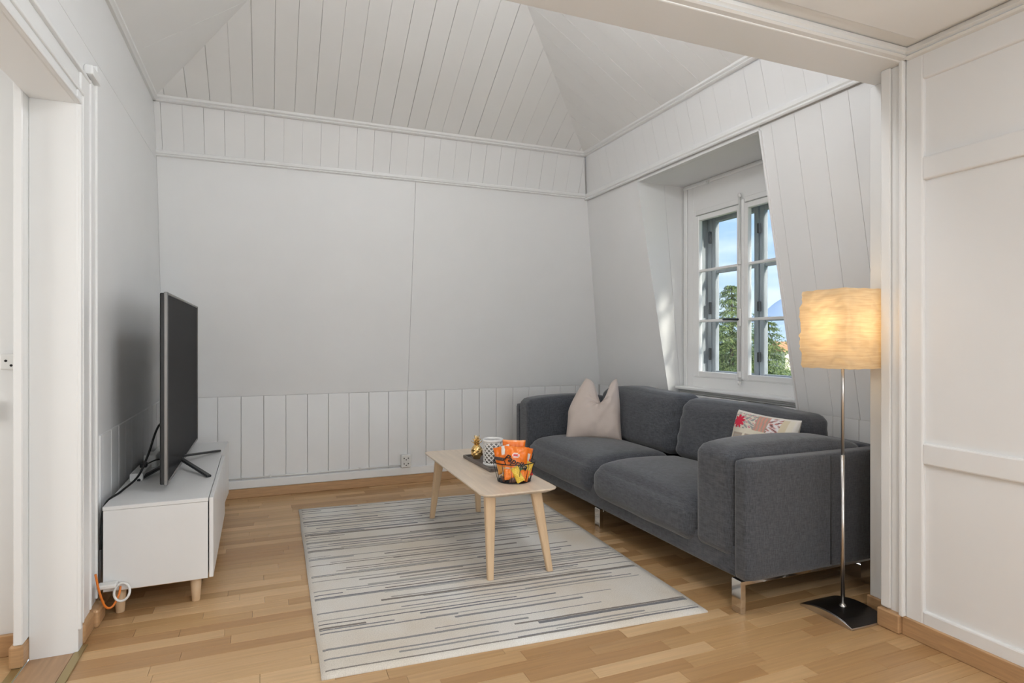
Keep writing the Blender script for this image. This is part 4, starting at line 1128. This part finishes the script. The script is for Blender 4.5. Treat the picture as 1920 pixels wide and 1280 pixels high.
# ---------------- floor lamp
def build_lamp():
    LX, LY = 2.43, 1.955
    l = empty('floor_lamp', (LX, LY, 0), 0, 'floor lamp with a glowing crumpled paper shade on a steel pole', 'floor lamp')
    # dished square base
    n = 16; vs, fs = [], []
    hx, hy = .112, .138
    def zt(u, v): return .014 + .020 * (1 - u * u) * (1.0) + .0
    for j in range(n + 1):
        for i in range(n + 1):
            u, v = 2 * i / n - 1, 2 * j / n - 1; vs.append((u * hx, v * hy * (1 - .03 * u * u), .010 + .024 * (1 - v * v)))
    m = len(vs)
    for j in range(n + 1):
        for i in range(n + 1):
            u, v = 2 * i / n - 1, 2 * j / n - 1; vs.append((u * hx * .985, v * hy * .985, .0008))
    for j in range(n):
        for i in range(n):
            a = j * (n + 1) + i; fs.append((a, a + 1, a + n + 2, a + n + 1)); fs.append((m + a, m + a + n + 1, m + a + n + 2, m + a + 1))
    me = bpy.data.meshes.new('base'); me.from_pydata(vs, [], fs)
    link('base', me, principled('lamp_base_steel', (.055, .048, .044), .32, metal=.9), l)
    ring = [(i, 0) for i in range(n)] + [(n, j) for j in range(n)] + [(i, n) for i in range(n, 0, -1)] + [(0, j) for j in range(n, 0, -1)]
    ev, ef = [], []; k = len(ring)
    for (i, j) in ring:
        p = Vector(vs[j * (n + 1) + i]); o_ = Vector((p.x / hx, p.y / hy, 0)); q = Vector((p.x * .965, p.y * .972, p.z + .0012))
        ev += [tuple(q), (p.x * 1.005, p.y * 1.005, p.z - .003), (p.x * 1.005, p.y * 1.005, .0006)]
    for i in range(k):
        j = (i + 1) % k
        ef += [(i * 3, i * 3 + 1, j * 3 + 1, j * 3), (i * 3 + 1, i * 3 + 2, j * 3 + 2, j * 3 + 1)]
    me = bpy.data.meshes.new('edge'); me.from_pydata(ev, [], ef); bm = bmesh.new(); bm.from_mesh(me); bmesh.ops.recalc_face_normals(bm, faces=bm.faces[:]); bm.to_mesh(me); bm.free()
    link('base_edge', me, M_STEEL, l)
    link('pole', tube_me([(0, 0, .03), (0, 0, .72)], .0085, 16), M_STEEL, l)
    link('pole', tube_me([(0, 0, .72), (0, 0, 1.30)], .0072, 16), M_STEEL, l)
    link('pole_collar', lathe_me([(.016, 0), (.015, .006), (.009, .016)], 20), M_STEEL, l, (0, 0, .030))
    # crumpled square paper shade
    z0, z1, R = 1.118, 1.470, .124; per = 4; ns, nh = 96, 52; vs, fs = [], []
    for j in range(nh + 1):
        t = j / nh; z = z0 + (z1 - z0) * t
        for i in range(ns):
            a = i / ns * 4; sd = int(a); f = (a - sd) * 2 - 1
            rr = .10
            f2 = f
            cs = [(-1, f2), (f2, 1), (1, -f2), (-f2, -1)] if False else [(f2, -1), (1, f2), (-f2, 1), (-1, -f2)]
            x, y = cs[sd]
            cn = (abs(f)) ** 8
            x *= 1 - .045 * cn; y *= 1 - .045 * cn
            P = Vector((x * 2.0, y * 2.0, z * 9))
            rg = 1 - abs(noise.noise(Vector((x * 1.9 + 4, y * 1.9 + z * 5, z * 13)))) * 2
            wv = .013 * noise.noise(Vector((x * 1.6, y * 1.6, z * 7))) + .009 * max(0, rg) ** 3 - .004 * abs(noise.noise(Vector((x * 3, y * 3 + 9, z * 30))))
            edge = min(1, min(t, 1 - t) * 9)
            k = R * (1 + (.016 * math.sin(t * PI) if True else 0)) + wv * (.25 + .75 * edge)
            # edges crumple where the sides meet
            if cn > .3: k -= .006 * cn * abs(noise.noise(Vector((sd * 5.1, 2, z * 8))))
            vs.append((x * k, y * k, z + (.005 * noise.noise(Vector((x * 3, y * 3, 5))) if j in (0, nh) else .002 * noise.noise(P * 2))))
    for j in range(nh):
        for i in range(ns):
            k = (i + 1) % ns; fs.append((j * ns + i, j * ns + k, (j + 1) * ns + k, (j + 1) * ns + i))
    me = bpy.data.meshes.new('shade'); me.from_pydata(vs, [], fs); me.shade_smooth(); link('lamp_shade', me, M_PAPER, l)
    for z in (z0 + .003, z1 - .003):
        link('shade_wire', tube_me([(sx * R * .92, sy * R * .92, z) for sx, sy in ((-1, -1), (1, -1), (1, 1), (-1, 1))], .0018, 6, True), M_WIRE, l)
    me = tube_me([(-R * .95, 0, z1 - .03), (R * .95, 0, z1 - .03)], .0018, 6); link('shade_arm', me, M_WIRE, l)
    link('bulb_holder', lathe_me([(.012, 0), (.019, .004), (.019, .035), (.014, .04)], 16), M_PLAST, l, (0, 0, 1.235))
    link('bulb', lathe_me([(.012, 0), (.016, .015), (.029, .04), (.030, .055), (.022, .075), (.004, .084)], 20), M_BULB, l, (0, 0, 1.27))
    link('pull_cord', tube_me([(-.03, .04, 1.27), (-.032, .042, 1.05)], .0009, 5), M_PLAST, l)
    add_light('bulb_light', 'POINT', (LX - .012, LY - .005, 1.30), 0.86, (1.0, .74, .44), shadow_soft_size=.05).parent = None
build_lamp()

# ---------------- sockets and conduits
def socket(name, loc, rz, label, w=.085, h=.11, double=True):
    s = empty(name, loc, rz, label, 'socket')
    box('housing', -w / 2, w / 2, -.038, 0, -h / 2, h / 2, M_PLAST, s, .006, 2)
    pos = [(-.018, .025), (.018, .025), (0, .012), (-.018, -.022), (.018, -.022), (0, -.035)] if double else [(-.017, .004), (.017, .004), (0, -.014)]
    me = lathe_me([(.0048, 0), (.0048, .002)], 12, False)
    for (x, z) in pos: link('socket_hole', me, M_HOLE, s, (x, -.0375, z), (PI / 2, 0, 0))
    return s
socket('wall_socket', (1.113, YB0 - .002, .196), 0, 'white double wall socket low on the back wainscot near the coffee table')
socket('wall_socket', (-.925, 2.949, 1.160), 0, 'white surface socket on the hall wall seen through the doorway', .075, .062, False)
c = link('conduit', tube_me([(-.905, 2.938, 1.195), (-.905, 2.938, 2.45)], .0085, 10), M_PLAST); tag(c, 'white cable conduit rising above the hall socket', 'conduit')
sw = box('light_switch', -1.06, -.985, 2.915, 2.949, .93, 1.01, M_PLAST, None, .005, 2); tag(sw, 'white switch at the left edge of the hall wall', 'switch')
c = link('skirting_cable', tube_me([(XL + .05, YB0 - .010, .155), (.4, YB0 - .010, .154), (1.07, YB0 - .010, .158)], .0062, 8), M_PLAST); tag(c, 'thin white cable clipped along the back wall rail', 'cable')
for x in (.02, .72):
    cl = box('cable_clip', x, x + .016, YB0 - .020, YB0 - .001, .146, .168, M_PLAST, None, .003); tag(cl, 'white cable clip on the back wall ' + ('nearer the television bench' if x < .5 else 'nearer the wall socket'), 'clip', 'cable clips')

# ---------------- added pendant, out of view, to brighten the vault and upward faces
def build_pendant_fill():
    p = empty('pendant_fill', (1.12, 2.16, 2.86), 0, 'added opal glass pendant for fill light, unseen above the view', 'pendant lamp')
    me = lathe_me([(.11 * math.sin(PI * k / 14) + .001, -.11 * math.cos(PI * k / 14)) for k in range(15)], 24)
    link('opal_globe', me, M_FILL_GLOBE, p)
    link('lamp_cap', lathe_me([(.035, .10), (.035, .115), (.012, .15)], 20), M_STEEL, p)
    link('pendant_cord', tube_me([(0, 0, .15), (0, 0, .98)], .003, 6), M_PLAST, p)
build_pendant_fill()
cl = empty('ceiling_fill', (.85, -.35, 2.44), 0, 'added round opal fill lamp, unseen behind the photographer', 'ceiling lamp')  # unseen lamp added to lift the near floor, walls and lintel
link('opal_dish', lathe_me([(.02, -.075), (.10, -.07), (.155, -.05), (.175, -.02), (.175, -.012)], 28), M_FILL_DISH, cl)
link('lamp_plate', lathe_me([(.185, -.012), (.185, 0)], 28), M_PLAST, cl)

# ================================================================== OUTSIDE
g = quads('ground_outside', [[(4, -400, -9), (3000, -1500, -40), (3000, 3000, -40), (4, 400, -9)]], M_FIELD); tag(g, 'green valley floor outside far below the window', None, None, 'structure')
def conifer(loc, top, seed, label, hgt=11.0, spread=2.6):
    rnd = random.Random(seed); vs, fs = [], []
    x0, y0 = loc
    t = empty('conifer_tree', (x0, y0, top - hgt), 0, label, 'tree', 'conifers outside the window')
    def leaf(p, d, ln, w):
        d = d.normalized(); s = d.cross(Vector((rnd.uniform(-.4, .4), rnd.uniform(-.4, .4), 1))).normalized() * w
        k = len(vs); q = p + d * ln
        m = p + d * ln * .5 + Vector((0, 0, -.015 * ln * 10))
        vs.extend([tuple(p), tuple(m - s), tuple(q), tuple(m + s)]); fs.append((k, k + 1, k + 2, k + 3))
    z = hgt
    while z > hgt * .66:
        f = 1 - z / hgt; R = .12 + spread * min(1, f * 2.3) ** .8; nb = 7 + int(5 * min(1, f * 4))
        for b in range(nb):
            a = rnd.uniform(0, 2 * PI); o_ = Vector((math.cos(a), math.sin(a), 0)); R_ = R * rnd.uniform(.65, 1.1); up = rnd.uniform(.05, .30)
            nseg = max(4, int(R_ / .10)); side = Vector((-o_.y, o_.x, 0))
            for k in range(nseg):
                q = (k + .5) / nseg; c_ = o_ * R_ * q + Vector((0, 0, z + R_ * (up * q - .42 * q * q)))
                tl = (.10 + .38 * R_ * (1 - q) * .6) * rnd.uniform(.7, 1.2)
                tl = min(tl, .42)
                for sg in (-1, 1):
                    dd = (o_ * .75 + side * sg * rnd.uniform(.5, 1.0) + Vector((0, 0, rnd.uniform(-.45, .05)))).normalized()
                    nn = max(3, int(tl / .045))
                    for m in range(nn):
                        p = c_ + dd * tl * (m / nn) + Vector((0, 0, -.10 * (m / nn) ** 2 * tl * 4))
                        for _ in range(4):
                            leaf(p, dd + Vector((rnd.uniform(-.7, .7), rnd.uniform(-.7, .7), rnd.uniform(-.6, .35))), rnd.uniform(.05, .10), .0075)
        z -= rnd.uniform(.07, .12) * (1 + f)
    me = bpy.data.meshes.new('foliage'); me.from_pydata(vs, [], fs); link('foliage', me, M_NEEDLE, t)
    link('trunk', tube_me([(0, 0, 0), (0, 0, hgt * .5), (0, 0, hgt)], [.20, .11, .012], 8), M_BARK, t)
    print('leaves', len(fs))
def at(u, fw, v=None):
    a = (u - 960) / FPX; X = a * math.cos(YAW) + math.sin(YAW); Y = math.cos(YAW) - a * math.sin(YAW)
    return X * fw, Y * fw
def ztop(v, fw): return CAM_H + (V0 - v) / FPX * fw
conifer(at(1372, 13.0), ztop(536, 13.0), 11, 'taller feathery conifer outside the left casement')
conifer(at(1437, 11.5), ztop(604, 11.5), 23, 'shorter conifer outside the right casement, lit by the sun')
conifer(at(1330, 17.0), ztop(585, 17.0), 31, 'darker conifer behind, at the left edge of the window view')

# distant ridge and houses
def ridge(name, dist, pts, label, mat):
    top, n = [], len(pts); vs, fs = [], []
    for (u, v) in pts:
        x, y = at(u, dist); z = ztop(v, dist)
        for k in range(5):
            q = k / 4; d2 = 1 + .35 * q
            if k <= 2: vs.append((x * (.72 + .14 * k), y * (.72 + .14 * k), -60 + (z + 60) * (q * 2) ** 1.3 * (1 + .03 * noise.noise(Vector((u * .02, k, 3))))))
            else: vs.append((x * d2, y * d2, z * (1 - .5 * (q - .5)) - 60))
    for i in range(n - 1):
        for k in range(4): a = i * 5 + k; fs.append((a, a + 5, a + 6, a + 1))
    me = bpy.data.meshes.new(name); me.from_pydata(vs, [], fs); o = link(name, me, mat); me.shade_smooth(); tag(o, label, 'mountain')
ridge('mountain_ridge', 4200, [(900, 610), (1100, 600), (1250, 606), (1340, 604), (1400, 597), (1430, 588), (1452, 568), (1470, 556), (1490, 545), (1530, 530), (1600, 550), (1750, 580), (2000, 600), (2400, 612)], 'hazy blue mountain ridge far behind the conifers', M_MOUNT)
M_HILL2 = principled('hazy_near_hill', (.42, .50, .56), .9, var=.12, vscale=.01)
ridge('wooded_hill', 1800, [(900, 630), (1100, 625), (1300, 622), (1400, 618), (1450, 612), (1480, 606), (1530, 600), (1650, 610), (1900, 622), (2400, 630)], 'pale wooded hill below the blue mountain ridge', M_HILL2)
def house(u, fw, vroof, w, lab):
    x, y = at(u, fw); zr_ = ztop(vroof, fw)
    h = empty('house', (x, y, zr_ - 9), -YAW + .35, lab, 'house', 'far houses in the valley')
    box('walls', -w / 2, w / 2, -4, 4, 0, 6, M_PLASTER, h)
    me = bpy.data.meshes.new('roof'); e = .5
    me.from_pydata([(-w / 2 - e, -4 - e, 5.8), (w / 2 + e, -4 - e, 5.8), (w / 2 + e, 4 + e, 5.8), (-w / 2 - e, 4 + e, 5.8), (-w / 2 - e, 0, 9), (w / 2 + e, 0, 9)], [], [(0, 1, 5, 4), (2, 3, 4, 5), (0, 4, 3), (1, 2, 5), (3, 2, 1, 0)]); link('roof', me, M_ROOF, h)
    for k in range(3):
        f = box('window', -w / 2 + w * (k + .7) / 3.8, -w / 2 + w * (k + 1.2) / 3.8, -4.06, -3.98, 2.6, 4.2, M_TRIM, h); box('pane', -w / 2 + w * (k + .75) / 3.8, -w / 2 + w * (k + 1.15) / 3.8, -4.09, -4.05, 2.7, 4.1, M_PANE, f)
house(1483, 190, 640, 13, 'terracotta-roofed house seen at the right edge of the window')
house(1474, 230, 646, 12, 'smaller terracotta-roofed house beside the first, partly behind the conifer')
